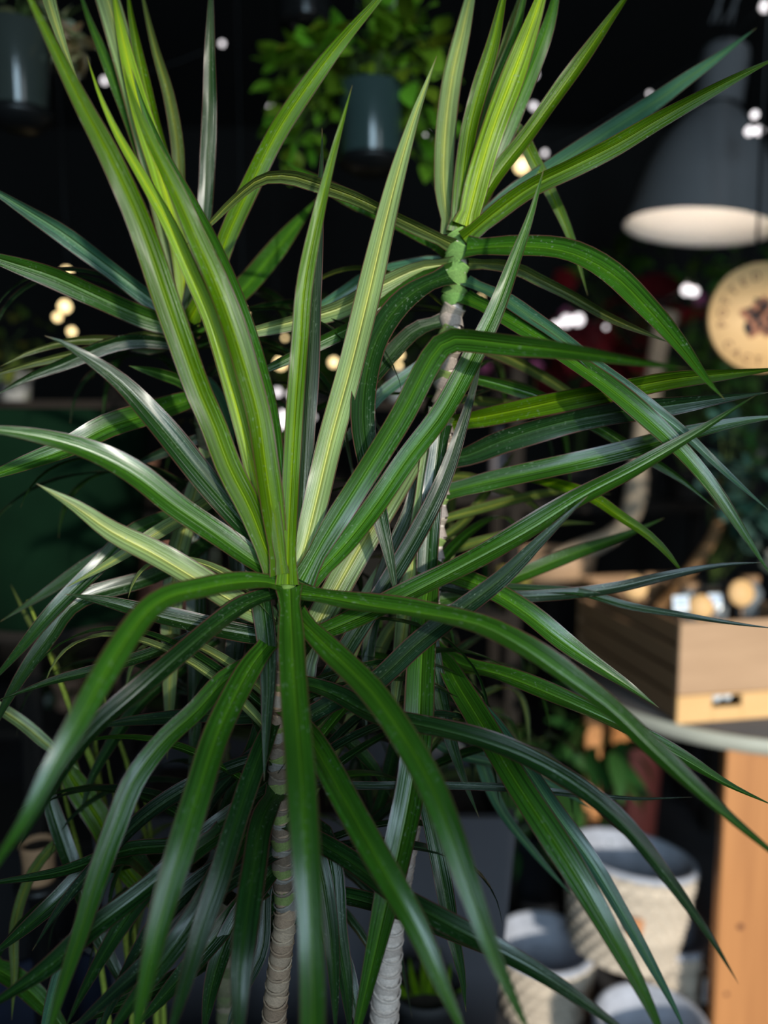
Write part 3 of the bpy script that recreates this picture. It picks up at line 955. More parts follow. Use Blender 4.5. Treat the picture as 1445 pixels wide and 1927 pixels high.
bl([(420, 1600), (330, 1770), (250, 1850), (200, 1900), (170, 1960)], 40, 1.0, .95, 'd', mixn=.3)

bl([(348, 600), (305, 380), (232, 100), (172, -80), (112, -112), (84, -45), (112, 65), (153, 174)], 46, 1.07, .98, 'p', mixn=.2, dm=1.04)

# free-grown leaves that fill the thicket round the stems
def thicket(plant, xs, n, seed, tones, length=(.26, .40), back_only=True, d=1.0, el=(0.1, 0.9)):
    r = random.Random(seed)
    for i in range(n):
        x, y, dd = xs[int(r.random() * len(xs))]
        az = r.uniform(0.05, 0.95) * PI if back_only else r.uniform(-0.14, 1.22) * PI
        arch_leaf(plant, P(x, y + r.uniform(-30, 30), dd), az, r.uniform(*el), r.uniform(*length), r.uniform(.016, .024), tones[i % len(tones)], r.uniform(.8, 1.4), seed * 50 + i)


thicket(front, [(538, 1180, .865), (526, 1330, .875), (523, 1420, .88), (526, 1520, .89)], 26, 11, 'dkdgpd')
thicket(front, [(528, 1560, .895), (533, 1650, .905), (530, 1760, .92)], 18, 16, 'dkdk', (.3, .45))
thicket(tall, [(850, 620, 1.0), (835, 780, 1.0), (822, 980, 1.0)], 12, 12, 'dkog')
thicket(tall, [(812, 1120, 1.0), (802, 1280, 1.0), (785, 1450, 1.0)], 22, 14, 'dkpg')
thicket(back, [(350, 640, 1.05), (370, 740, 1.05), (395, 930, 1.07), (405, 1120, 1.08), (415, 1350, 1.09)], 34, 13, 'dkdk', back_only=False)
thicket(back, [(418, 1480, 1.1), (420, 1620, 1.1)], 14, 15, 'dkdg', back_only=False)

# ------------------------------------------------------------------ planter holding the three stems
pl = thing('planter', (-0.10, 1.0, 0), 'long charcoal planter box out of which the dracaenas grow', 'planter')
mb = MB()
hx, hy = .42, .17
prof = []
def rect(hx, hy, z):
    return [(-hx, -hy, z), (hx, -hy, z), (hx, hy, z), (-hx, hy, z)]
mb.quadgrid([rect(hx - .05, hy - .04, 0), rect(hx, hy, .60), rect(hx - .02, hy - .02, .60), rect(hx - .03, hy - .03, .52)], True)
mb.f.append((0, 3, 2, 1))
mb.build('body', M['grey'], pl, smooth=False)
mb = MB()
rows = []
for i in range(9):
    rows.append([((-1 + j / 6) * (hx - .026), (-1 + i / 4) * (hy - .026), .565 + rnd.uniform(-.006, .006)) for j in range(13)])
mb.quadgrid(rows)
mb.build('soil', M['soil'], pl)

# ------------------------------------------------------------------ reeds at lower left
def reeds():
    g = thing('reed', P(250, 1930, 1.25), 'clump of thin yellow-green reed stalks at lower left', 'plant')
    g.location.z = 0.25
    g.location.y = 1.35
    data = [([(52, 1130), (85, 1210), (120, 1300), (150, 1380), (182, 1460), (205, 1560), (220, 1650), (236, 1760), (246, 1850), (252, 1960)], 6.5, 1.12),
            ([(105, 1430), (132, 1540), (152, 1620), (170, 1720), (190, 1820), (210, 1960)], 5, 1.14),
            ([(190, 1300), (240, 1440), (255, 1520), (282, 1600), (300, 1760), (310, 1960)], 5, 1.2),
            ([(272, 1500), (285, 1580), (287, 1640), (292, 1800), (296, 1960)], 6, 1.2),
            ([(200, 1420), (226, 1560), (246, 1700), (262, 1850), (270, 1960)], 4, 1.16),
            ([(168, 1300), (185, 1440), (205, 1560)], 3, 1.18)]
    for pts, r, d in data:
        p3 = catmull([P(x, y, d) for x, y in pts], 24)
        e = p3[-1]
        if len(pts) > 3:
            p3 = p3 + [Vector((e.x, 1.35, .26))]
        n = len(p3)
        rr = [max(.0012, r * d / F * min(1, .35 + 2.0 * i / n)) for i in range(n)]
        o = MB().tube([q - g.location for q in p3], rr, 8).build('stalk', M['bark'], g, color=(.20, .26, .035, 1))
    for pts, w, d in [([(205, 1560), (190, 1500), (178, 1430), (172, 1390)], 14, 1.16), ([(220, 1650), (250, 1600), (300, 1560), (340, 1545)], 14, 1.18), ([(240, 1790), (262, 1720), (270, 1650), (262, 1590)], 16, 1.17), ([(120, 1300), (100, 1240), (60, 1180), (20, 1100)], 10, 1.13)]:
        leaf(g, pts, w, d, d + .03, 'o', mixn=.3)
    pot = MB()
    pot.lathe([(.07, -.25), (.10, 0), (.105, 0), (.095, -.01), (.09, -.02), (0, -.02)], 24)
    pot.build('pot', M['tint'], g, color=(.05, .06, .12, 1))
reeds()

# ------------------------------------------------------------------ pots, hanging pots and leafy plants
def oval_leaf_mesh(name, aspect=0.62, fold=0.18, curl=0.25, n=6, point=1.0):
    rows, uvs = [], []
    for i in range(n + 1):
        s = i / n
        w = aspect * 0.5 * math.sin(PI * min(1, s ** (0.8 * point))) ** 0.8 if 0 < s < 1 else 0.012
        row, uvr = [], []
        for u in (0, .25, .5, .75, 1):
            a = 2 * u - 1
            row.append((a * w, s, fold * w * abs(a) - curl * s * s))
            uvr.append((u, s))
        rows.append(row)
        uvs.append(uvr)
    mb = MB()
    mb.quadgrid(rows, False, uvs)
    return mb.mesh(name, M['broad'])


OV = oval_leaf_mesh('leaf', .66, .2, .25)
OVR = oval_leaf_mesh('leaf', .95, .12, .12, point=.9)
OVL = oval_leaf_mesh('leaf', .34, .25, .45)


def leafy(root, blobs, n, size, colour, mesh, seed, stem_from, stem_col=(.08, .12, .03, 1)):
    """leaves scattered through ellipsoid crowns (centre, radii) plus twigs that carry them; world coordinates"""
    r = random.Random(seed)
    tips = []
    org = root.location
    for i in range(n):
        c, rad = blobs[i % len(blobs)]
        while True:
            q = Vector((r.uniform(-1, 1), r.uniform(-1, 1), r.uniform(-1, 1)))
            if 0.15 < q.length < 1:
                break
        p = Vector(c) + Vector((q.x * rad[0], q.y * rad[1], q.z * rad[2]))
        o = bpy.data.objects.new('leaf', mesh)
        k = r.uniform(.7, 1.25)
        h = r.uniform(.75, 1.3)
        link(o, root, (colour[0] * h, colour[1] * k, colour[2] * k, 1))
        outw = Vector((q.x, q.y - .5, q.z * .5 + r.uniform(-.6, .5)))
        if outw.length < .01:
            outw = Vector((0, -1, 0))
        qt = outw.to_track_quat('Y', 'Z')
        sz = size * r.uniform(.65, 1.25)
        o.location = p - org
        o.rotation_mode = 'QUATERNION'
        o.rotation_quaternion = qt @ Quaternion((0, 1, 0), r.uniform(-.9, .9))
        o.scale = (sz, sz, sz)
        if i % 3 == 0:
            tips.append(p)
    for p in tips:
        a = Vector(stem_from)
        m = a.lerp(p, .5) + Vector((r.uniform(-.02, .02), r.uniform(-.02, .02), .03))
        MB().tube([q - org for q in catmull([a, m, p], 6)], .0016, 5).build('twig', M['bark'], root, color=stem_col)


def pot(root, loc, r, h, colour, mat='tint', rim=True, taper=.78, name='pot', soil=True):
    rw = Vector(loc) - root.location
    mb = MB()
    p = [(r * taper, 0), (r * taper * 1.02, .004)]
    if rim:
        p += [(r * .96, h * .80), (r * 1.06, h * .81), (r * 1.08, h), (r * .98, h), (r * .94, h * .86)]
    else:
        p += [(r * .9, h * .5), (r, h * .985), (r * .985, h), (r * .94, h), (r * .92, h * .86)]
    mb.lathe(p + [(0, h * .86)], 28)
    o = mb.build(name, M[mat], root, color=colour + (1,), loc=rw)
    if soil:
        sb = MB().lathe([(0, h * .862), (r * .90, h * .865), (r * .92, h * .855)], 20, cap=False)
        sb.build('soil', M['soil'], o)
    return o


def hanger(root, top_of_pot, r):
    """three cords up to one hook on the ceiling"""
    c = Vector(top_of_pot)
    hk = Vector((c.x, c.y, ZC - .02))
    kn = Vector((c.x, c.y, min(ZC - .1, c.z + .38)))
    for k in range(3):
        a = k * 2 * PI / 3 + .4
        e = c + Vector((math.cos(a) * r, math.sin(a) * r, 0))
        MB().tube([e - root.location, kn - root.location], .0016, 6).build('cord', M['black'], root)
    MB().tube([kn - root.location, hk - root.location], .002, 6).build('cord', M['black'], root)
    MB().lathe([(.0, -.012), (.02, -.01), (.022, .02), (0, .02)], 12).build('hook', M['black'], root, loc=hk - root.location)


# centre hanging pot: glossy blue-green with a black saucer
c = P(699, 300, 1.75)
g = thing('hanging_planter', c, 'glossy grey-green hanging pot with bushy green leaves, top centre', 'hanging plant')
rr = 62 * 1.75 / F
hh = 128 * 1.75 / F
pot(g, c, rr, hh, (.045, .075, .07), 'glaze', False, .9)
MB().lathe([(rr * .55, -.03), (rr * 1.0, -.012), (rr * 1.05, 0), (rr * .95, -.002), (0, -.006)], 28).build('saucer', M['black'], g)
hanger(g, c + Vector((0, 0, hh)), rr)
up = c + Vector((0, 0, hh))
leafy(g, [(P(700, 95, 1.75), (.11, .10, .09)), (P(770, 120, 1.72), (.09, .08, .10)), (P(600, 150, 1.78), (.09, .08, .09)), (P(560, 235, 1.8), (.06, .05, .08)), (P(800, 250, 1.78), (.05, .05, .12)), (P(640, 120, 1.75), (.10, .08, .07)), (P(570, 130, 1.8), (.08, .08, .06)), (P(770, 60, 1.75), (.07, .08, .06))], 230, .062, (.22, .40, .025), OV, 21, up)

# left hanging pot
c = P(38, 212, 1.62)
g = thing('hanging_planter', c, 'grey-green hanging pot with cream-edged leaves at the top left corner', 'hanging plant')
rr = 62 * 1.62 / F
hh = 150 * 1.62 / F
pot(g, c, rr, hh, (.05, .06, .052), 'glaze', False, .8)
MB().lathe([(rr * .5, -.035), (rr * .95, -.014), (rr * 1.0, 0), (rr * .9, -.002), (0, -.006)], 28).build('saucer', M['black'], g)
hanger(g, c + Vector((0, 0, hh)), rr)
leafy(g, [(P(70, 30, 1.62), (.08, .07, .06)), (P(20, 20, 1.62), (.07, .07, .06)), (P(140, 80, 1.6), (.025, .03, .05))], 46, .05, (.36, .36, .17), OV, 22, c + Vector((0, 0, hh)))

leafy(g, [(P(143, 85, 1.6), (.022, .03, .035)), (P(110, 40, 1.6), (.03, .03, .03))], 16, .045, (.85, .80, .55), OV, 23, c + Vector((0, 0, hh)))
# pale green pot just cut by the top edge, and a black one beside it
c = P(731, 22, 1.95)
g = thing('hanging_planter', c, 'pale green pot of which only the rounded base shows at the top edge', 'hanging plant')
pot(g, c, 34 * 1.95 / F, .12, (.22, .30, .16), 'glaze', False, .82)
MB().lathe([(.03, -.006), (.041, -.004), (.042, .004), (.03, .004)], 24).build('saucer', M['glaze'], g, color=(.35, .42, .27, 1))
hanger(g, c + Vector((0, 0, .12)), .04)
c = P(575, 48, 2.0)
g = thing('hanging_planter', c, 'black hanging pot in shadow at the top edge, left of the pale pot', 'hanging plant')
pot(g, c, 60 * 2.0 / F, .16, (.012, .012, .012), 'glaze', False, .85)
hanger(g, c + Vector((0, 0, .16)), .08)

# the dark shelf unit at the back of the shop
SH = (1.02, 1.38, 1.66)
YS = 2.55
u = thing('shelf_unit', (-.59, YS, 0), 'dark wooden shelf unit carrying pots at the back of the shop', 'shelf')
for k, z in enumerate((.30, .66) + SH):
    MB().box((0, 0, z - .0125), (2.0, .42, .025), bev=.003).build('shelf_board', M['shelf'], u, smooth=False)
for x in (-.98, -.33, .33, .98):
    MB().box((x, .19, .9), (.04, .03, 1.8), bev=.003).build('upright', M['shelf'], u, smooth=False)
for x in (-.98, .98):
    MB().box((x, -.19, .9), (.04, .03, 1.8), bev=.003).build('upright', M['shelf'], u, smooth=False)


def shelf_x(px, d):
    return (px - 722.5) / F * d


def on_shelf(px, z, y=YS):
    """x where pixel column px meets the shelf front at height z"""
    v = Vector((0, y, z)) - CAM
    d = v.dot(FWD)
    return Vector((shelf_x(px, d), y, z))


def potplant(px, z, r, h, colour, label, leafcol=None, n=30, size=.05, mesh=None, mat='tint', y=YS, seed=1, spread=.09, lift=.06, cat='pot plant', rim=True, name='potted_plant'):
    l = on_shelf(px, z, y)
    g = thing(name, l, label, cat)
    pot(g, l, r, h, colour, mat, rim)
    if leafcol:
        leafy(g, [(l + Vector((0, 0, h + lift)), (spread, spread * .8, spread * .75)), (l + Vector((0, -.04, h + lift * .2)), (spread * 1.1, spread * .6, spread * .6))], n, size, leafcol, mesh or OV, seed, l + Vector((0, 0, h * .9)))
    return g


potplant(683, 1.66, .032, .085, (.50, .17, .06), 'small orange terracotta pot under the centre hanging planter', (.03, .09, .012), 46, .05, OV, seed=31, spread=.14, lift=.10)
potplant(752, 1.66, .045, .10, (.26, .30, .32), 'grey-blue pot beside the small orange pot', (.05, .12, .015), 46, .055, OV, 'glaze', seed=32, spread=.15, lift=.11)
potplant(590, 1.66, .05, .08, (.03, .03, .03), 'black pot with dim green leaves left of the small orange pot', (.04, .10, .012), 60, .055, OV, seed=33, spread=.17, lift=.12)
potplant(480, 1.66, .05, .08, (.025, .025, .03), 'black pot with sparse dark leaves behind the leaning leaf bundle', (.03, .075, .012), 40, .055, OV, seed=34, spread=.14, lift=.10)
potplant(30, 1.66, .05, .08, (.30, .29, .28), 'pale grey pot with yellowish leaves at the left edge', (.09, .12, .02), 44, .05, OV, seed=35, spread=.13, lift=.09, y=2.4)
potplant(262, 1.38, .055, .10, (.50, .25, .16), 'dusty terracotta pot on the upper shelf behind the drooping leaves', None)
potplant(20, 1.02, .06, .12, (.48, .22, .14), 'terracotta pot at the left edge of the lower shelf', None)
potplant(95, 1.02, .05, .11, (.45, .26, .19), 'terracotta pot second from the left on the lower shelf', (.02, .05, .01), 20, .05, seed=37)
potplant(285, 1.02, .075, .16, (.52, .26, .19), 'broad terracotta pot on the lower shelf behind the striped leaf', None)
potplant(130, .66, .05, .10, (.5, .29, .2), 'clay pot on the low shelf behind the reeds', (.02, .05, .01), 18, .05, seed=38)
potplant(250, .66, .06, .12, (.46, .25, .18), 'dull clay pot on the low shelf beside the reed stalks', None)
potplant(60, .66, .045, .09, (.20, .15, .12), 'brown clay pot on the low shelf at the left edge', None)

# big dark green pot at left, dusty pink pots behind the leaves
st = thing('plant_stand', Vector((-.74, 1.78, 0)), 'dark stand under the big green pot at left', 'stand')
MB().lathe([(.17, 1.14), (.17, 1.165), (.0, 1.165)], 28).build('top', M['shelf'], st)
for k in range(3):
    a = k * 2.1 + .5
    MB().tube([(math.cos(a) * .13, math.sin(a) * .13, 1.14), (math.cos(a) * .17, math.sin(a) * .17, 0)], .012, 8).build('leg', M['shelf'], st)
g = thing('flower_pot', Vector((-.74, 1.78, 1.165)), 'large dark green glazed pot at the left behind the leaves', 'pot')
pot(g, g.location, .215, .46, (.003, .013, .006), 'matte', False, .78)
st = thing('plant_stand', Vector((-.60, 2.12, 0)), 'low dark stand carrying the pink clay pot', 'stand')
MB().lathe([(.10, 1.08), (.10, 1.10), (.0, 1.10)], 24).build('top', M['shelf'], st)
for k in range(3):
    a = k * 2.1 + .2
    MB().tube([(math.cos(a) * .07, math.sin(a) * .07, 1.085), (math.cos(a) * .10, math.sin(a) * .10, 0)], .01, 8).build('leg', M['shelf'], st)
g = thing('flower_pot', Vector((-.60, 2.12, 1.10)), 'dusty pink clay pot seen between the left-hand leaves', 'pot')
pot(g, g.location, .098, .185, (.45, .20, .14), 'tint', True, .8)

# navy bucket low at left, grey trough behind the stems
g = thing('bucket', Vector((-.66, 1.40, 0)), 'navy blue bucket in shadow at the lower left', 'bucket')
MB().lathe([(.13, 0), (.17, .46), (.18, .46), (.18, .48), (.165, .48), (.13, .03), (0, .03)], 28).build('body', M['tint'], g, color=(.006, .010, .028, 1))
MB().tube([(math.cos(a) * .175, 0.02, .47 + .15 * math.sin(a)) for a in [PI * k / 12 for k in range(13)]], .004, 6).build('handle', M['black'], g)
g = thing('trough', Vector((-.15, 1.62, 0)), 'grey rectangular trough standing behind the dracaena stems', 'planter')
mb = MB()
mb.quadgrid([rect(.34, .16, 0), rect(.40, .20, .86), rect(.38, .18, .86), rect(.37, .17, .78)], True)
mb.f.append((0, 3, 2, 1))
mb.build('body', M['grey'], g, smooth=False)
MB().box((0, 0, .785), (.735, .335, .02)).build('soil', M['soil'], g, smooth=False)
leafy(g, [(Vector((.28, 1.55, .93)), (.10, .08, .08)), (Vector((-.3, 1.6, .98)), (.14, .1, .12))], 40, .07, (.02, .055, .012), OV, 41, Vector((0, 1.62, .8)))

# small tan pots low down
for px, py, d, r, h, lab in ((903, 1668, 1.75, .035, .075, 'small tan clay pot low at centre, right of the pale stem'), (75, 1655, 1.42, .03, .07, 'small tan clay pot at the lower left behind the reeds')):
    l = P(px, py, d)
    st = thing('plant_stand', Vector((l.x, l.y, 0)), 'black pedestal under the ' + lab.split(',')[0].split(' at ')[0].split(' low')[0] + (' at centre' if px > 500 else ' at lower left'), 'stand')
    MB().lathe([(.05, 0), (.05, .02), (.02, .04), (.02, l.z - .02), (.045, l.z - .012), (.045, l.z - .002), (0, l.z - .002)], 20).build('column', M['black'], st)
    g = thing('flower_pot', l, lab, 'pot')
    pot(g, l, r, h, (.42, .24, .13), 'tint', False, .9)
# fresh green plant low at centre
l = P(800, 1960, 1.42)
g = thing('potted_plant', l, 'young plant with fresh green pointed leaves at the bottom centre', 'pot plant')
pot(g, l, .06, .11, (.02, .02, .022))
for k, (x0, y0, x1, y1, w) in enumerate([(790, 1900, 830, 1780, 22), (800, 1920, 800, 1760, 20), (790, 1925, 770, 1800, 16), (815, 1925, 850, 1810, 20), (800, 1925, 740, 1840, 18), (812, 1927, 880, 1850, 16)]):
    leaf(g, [(800, 1927), (x0 * .4 + x1 * .6, y0 * .4 + y1 * .6), (x1, y1)], w, 1.42, 1.38, 'y', mixn=.3)
st = thing('plant_stand', Vector((l.x, l.y, 0)), 'black pedestal under the young plant at the bottom centre', 'stand')
MB().lathe([(.06, 0), (.06, .02), (.02, .04), (.02, l.z - .02), (.055, l.z - .012), (.055, l.z - .001), (0, l.z - .001)], 20).build('column', M['black'], st)

# ------------------------------------------------------------------ round table with crate
TZ = .86
tb = thing('round_table', (1.045, 2.27, 0), 'round table with slate-grey top, pale metal rim and orange pine legs', 'table')
R = .505
MB().lathe([(0, TZ - .03), (R - .004, TZ - .03), (R - .004, TZ - .001), (0, TZ - .001)], 64, cap=False).build('table_top', M['ttop'], tb)
MB().lathe([(R - .004, TZ - .036), (R + .003, TZ - .036), (R + .003, TZ), (R - .006, TZ + .002), (R - .006, TZ - .001)], 64, cap=False).build('rim', M['rim'], tb)
for a, wd, dist, ro in ((-1.855, .20, .43, 0), (.55, .20, .42, .55 - PI / 2), (2.2, .12, .42, 2.2 - PI / 2), (3.05, .05, .42, .1)):
    rm = Matrix.Rotation(ro, 3, 'Z')
    MB().box((math.cos(a) * dist, math.sin(a) * dist, (TZ - .036) / 2), (wd, .035, TZ - .036), rm, .003).build('leg', M['tleg'], tb, smooth=False)
lx, ly = math.cos(-1.855) * .43, math.sin(-1.855) * .43
for kx, kz, kr in ((-.045, .36, .009), (.03, .62, .006), (-.07, .18, .006)):
    MB().lathe([(0, -.001), (kr, -.001), (kr * .9, .0012), (0, .0014)], 14, cap=False).build('knot', M['ink'], tb, loc=(lx + kx, ly - .0175, kz)).rotation_euler = (PI / 2, 0, 0)

CR = math.radians(10.5)
L0 = Vector((.718, 1.885, TZ))
g = thing('wooden_crate', L0, 'slatted wooden crate of small wares on the round table', 'crate', rz=CR)
WX, LY, HZ, th = .36, .56, .258, .014
# front: wide upper board, lighter lower board with a hand slot
MB().box((WX / 2, th / 2, .163), (WX, th, .182), bev=.002).build('front_board', M['crate'], g, smooth=False)
fb = MB()
y1 = .070
fb.box((.0475, th / 2, y1 / 2), (.095, th, y1), bev=.002)
fb.box((.2675, th / 2, y1 / 2), (.185, th, y1), bev=.002)
fb.box((.135, th / 2, .018), (.082, th, .036), bev=.002)
fb.box((.135, th / 2, .068), (.082, th, .004), bev=.001)
fb.build('front_board', M['sign'], g, smooth=False)
for k in range(4):
    z = .032 + k * .0645
    MB().box((th / 2, LY / 2 + th, z), (th, LY, .052), bev=.002).build('side_slat', M['crate_side'], g, smooth=False)
    MB().box((WX - th / 2, LY / 2 + th, z), (th, LY, .052), bev=.002).build('side_slat', M['crate_side'], g, smooth=False)
MB().box((WX / 2, LY + th * 1.5, HZ / 2), (WX, th, HZ), bev=.002).build('back_board', M['crate_side'], g, smooth=False)
MB().box((WX / 2, LY / 2 + th, .008), (WX - 2 * th, LY, .012)).build('bottom_board', M['crate_side'], g, smooth=False)
for x in (th * 1.8, WX - th * 1.8):
    for y in (th * 1.8, LY):
        MB().box((x, y, HZ / 2), (.02, .02, HZ - .01)).build('corner_post', M['crate_side'], g, smooth=False)
MB().box((WX / 2, LY / 2 + th, .165), (WX - 2.3 * th - .03, LY - .03, .02)).build('straw_bed', M['soil'], g, smooth=False)
rotc = Matrix.Rotation(CR, 4, 'Z')


def in_crate(x, y, z):
    return L0 + (rotc @ Vector((x, y, z)))


# white tissue showing in the hand slot
mb = MB()
for k, (x, r) in enumerate(((.122, .016), (.152, .014))):
    rows = []
    for i in range(7):
        a = PI * i / 6
        rows.append([(x + r * math.sin(a) * math.cos(b) * rnd.uniform(.85, 1.1), .032 + r * math.sin(a) * math.sin(b), .054 - r * math.cos(a) * .9) for b in [2 * PI * j / 10 for j in range(10)]])
    mb.quadgrid(rows, True)
o = mb.build('tissue_paper', M['white'])
o.location = L0
o.rotation_euler = (0, 0, CR)
tag(o, 'crumpled white tissue showing in the crate\'s hand slot', 'paper')


def wood_disc(px, py, d, r, lab):
    g = thing('wood_slice', P(px, py, d), lab, 'ornament', 'wood slices in the crate')
    g.rotation_euler = (math.radians(80), 0, rnd.uniform(-.2, .2))
    MB().lathe([(0, -.006), (r * .97, -.006), (r, -.003), (r, .003), (r * .97, .006), (0, .006)], 24, cap=False).build('slice', M['sign'], g)
    MB().lathe([(r * 1.0, -.005), (r * 1.05, -.003), (r * 1.05, .003), (r * 1.0, .005)], 24, cap=False).build('bark_edge', M['crate_side'], g)
    MB().tube([(0, -r * 1.0, 0), (0, -r * 1.7, 0)], .003, 6).build('stake', M['crate_side'], g)


wood_disc(1196, 1106, 2.08, .030, 'round wood slice standing at the far left of the crate')
wood_disc(1318, 1142, 2.0, .031, 'round wood slice standing between the two blue-white cards')
wood_disc(1394, 1116, 2.02, .034, 'round wood slice standing furthest right in the crate')


def card(px, py, d, w, h, lab):
    g = thing('price_card', P(px, py, d), lab, 'card')
    g.rotation_euler = (math.radians(-10), 0, rnd.uniform(-.2, .2))
    MB().box((0, 0, 0), (w, .002, h)).build('card', M['white'], g, smooth=False)
    for k in range(3):
        MB().box((0, -.0014, h * (.28 - k * .2)), (w * .7, .0006, h * .07)).build('print_line', M['blue'], g, smooth=False)
    MB().box((0, .002, -h * .8), (.004, .002, h * 1.2)).build('stick', M['crate_side'], g, smooth=False)


card(1281, 1136, 1.98, .042, .040, 'blue-white price card left of the middle wood slice')
card(1345, 1130, 2.04, .036, .034, 'blue-white price card right of the middle wood slice')


def jar(px, py, d, r, h, lab):
    l = P(px, py, d)
    l.z = TZ + .176
    g = thing('glass_jar', l, lab, 'jar')
    MB().lathe([(r * .9, 0), (r, .01), (r, h * .7), (r * .7, h * .82), (r * .7, h * .9)], 20).build('body', M['glass'], g)
    MB().lathe([(r * .74, h * .88), (r * .74, h), (0, h)], 20).build('lid', M['crate_side'], g)


jar(1300, 1060, 2.15, .035, .13, 'grey glass jar at the left in the crate')
jar(1350, 1075, 2.1, .03, .12, 'grey glass jar in the middle of the crate')
jar(1412, 1070, 2.2, .034, .14, 'grey glass jar at the right in the crate')

# wooden bowl with a driftwood pole, behind the crate
l = Vector((.66, 2.66, TZ))
st = thing('plant_stand', Vector((.62, 2.86, 0)), 'dark pedestal behind the crate carrying the wooden bowl', 'stand')
MB().lathe([(.12, 0), (.12, .03), (.03, .06), (.03, .96), (.11, .98), (.11, 1.0), (0, 1.0)], 24).build('column', M['shelf'], st)
l = Vector((.62, 2.86, 1.001))
g = thing('wooden_bowl', l, 'tan turned bowl behind the crate\'s left end', 'bowl')
MB().lathe([(.09, 0), (.13, .03), (.142, .10), (.145, .13), (.135, .13), (.12, .06), (0, .05)], 32).build('body', M['crate'], g)
MB().lathe([(0, .105), (.134, .105)], 24, cap=False).build('soil', M['soil'], g)
dw = P(1258, 585, 2.62)
p3 = catmull([Vector((.63, 2.84, 1.10)), P(1178, 985, 2.78), P(1205, 830, 2.72), P(1228, 720, 2.68), P(1240, 650, 2.65), dw], 16)
g = thing('driftwood_pole', Vector((.63, 2.84, 1.10)), 'bleached leaning pole rising out of the wooden bowl', 'pole')
MB().tube([q - g.location for q in p3], [.034 + .005 * math.sin(i * 1.3) for i in range(len(p3))], 12).build('pole', M['bark'], g, color=(.52, .40, .29, 1))
# second, thinner pole at right
g = thing('driftwood_pole', in_crate(.2, .45, .18), 'thin brown stake standing in the crate at right', 'pole')
p3 = catmull([in_crate(.2, .45, .18), P(1348, 1000, 2.25), P(1352, 900, 2.27)], 8)
MB().tube([q - g.location for q in p3], .017, 10).build('pole', M['bark'], g, color=(.24, .13, .06, 1))

# blue-green round-leaved plant at right
l = in_crate(.31, .36, .18)
g = thing('potted_plant', l, 'eucalyptus-like plant with dull blue-green round leaves at the right edge', 'pot plant')
pot(g, l, .05, .09, (.03, .03, .03))
leafy(g, [(P(1400, 870, 2.2), (.10, .07, .17)), (P(1430, 950, 2.15), (.08, .07, .15))], 90, .06, (.035, .085, .07), OVR, 44, l + Vector((0, 0, .08)))

# ------------------------------------------------------------------ woven baskets
def basket(loc, r, h, lab, tilt=(0, 0), col=(.55, .47, .39), tagside=None, flare=1.0):
    g = thing('woven_basket', loc, lab, 'basket', 'woven baskets under the table')
    g.rotation_euler = (tilt[0], tilt[1], rnd.uniform(0, 3))
    rb = r * .74

    def rad(z):
        return rb + (r - rb) * (z / h) ** .6
    nrow = max(7, int(h / .021))
    ncol = 26
    # lining
    MB().lathe([(0, .006), (rb * .92, .006)] + [(rad(h * k / 6) - .014, max(.006, h * k / 6)) for k in range(0, 7)] + [(rad(h) - .004, h + .002)], 32, cap=False).build('lining', M['wool'], g)
    # coils of the wall, each row bulging between the stakes
    for i in range(nrow):
        z0 = h * i / nrow
        z1 = h * (i + 1) / nrow
        mb = MB()
        rows = []
        for q in range(5):
            a = q / 4
            z = z0 + (z1 - z0) * a
            b = .013 * math.sin(PI * a)
            row = []
            for j in range(ncol * 4):
                q2 = rad(z) - .004 + b * (.15 + .85 * abs(math.sin(PI * (j / 4 + (i % 2) * .5))))
                row.append((q2 * math.cos(2 * PI * j / (ncol * 4)), q2 * math.sin(2 * PI * j / (ncol * 4)), z))
            rows.append(row)
        mb.quadgrid(rows, True)
        k = rnd.uniform(.85, 1.15)
        mb.build('coil', M['rope'], g, color=(col[0] * k, col[1] * k, col[2] * k, 1))
    mb = MB()
    rows = []
    for q in range(9):
        a = 2 * PI * q / 8
        rows.append([((rad(h) - .006 + .010 * math.cos(a)) * math.cos(2 * PI * j / 40), (rad(h) - .006 + .010 * math.cos(a)) * math.sin(2 * PI * j / 40), h + .010 * math.sin(a)) for j in range(40)])
    mb.quadgrid(rows, True)
    mb.build('rim', M['wool'], g)
    MB().lathe([(0, 0), (rb, 0), (rb, .004)], 32, cap=False).build('base', M['rope'], g, color=col + (1,))
    return g


A = basket(Vector((.628, 1.975, .200)), .165, .255, 'large woven basket resting on top of the smaller ones, tilted, grey felt inside', (math.radians(-7), math.radians(7)))
o = MB().box((-.03, -.166, .145), (.035, .006, .04), bev=.001).build('leather_patch', M['tint'], A, smooth=False, color=(.50, .22, .10, 1))
A.rotation_euler[2] = 0
basket(Vector((.435, 2.02, 0)), .135, .19, 'woven basket with dark felt inside, left below the large one')
basket(Vector((.63, 1.73, 0)), .13, .19, 'grey felt basket at the bottom edge in front of the large one', col=(.30, .31, .38))
D = basket(Vector((.795, 2.07, 0)), .115, .19, 'small woven basket with a paper tag, between the large basket and the table leg')
g = thing('price_tag', P(1341, 1865, 2.06), 'blue-printed white price tag hanging beside the table leg', 'tag')
MB().box((0, 0, 0), (.048, .002, .068)).build('card', M['white'], g, smooth=False)
for k in range(3):
    MB().box((0, -.0014, .0 - k * .009), (.03, .0006, .004)).build('print_line', M['blue'], g, smooth=False)
MB().tube([(0, 0, .03), (-.02, .03, .05), (-.03, .06, .045)], .001, 5).build('string', M['white'], g)

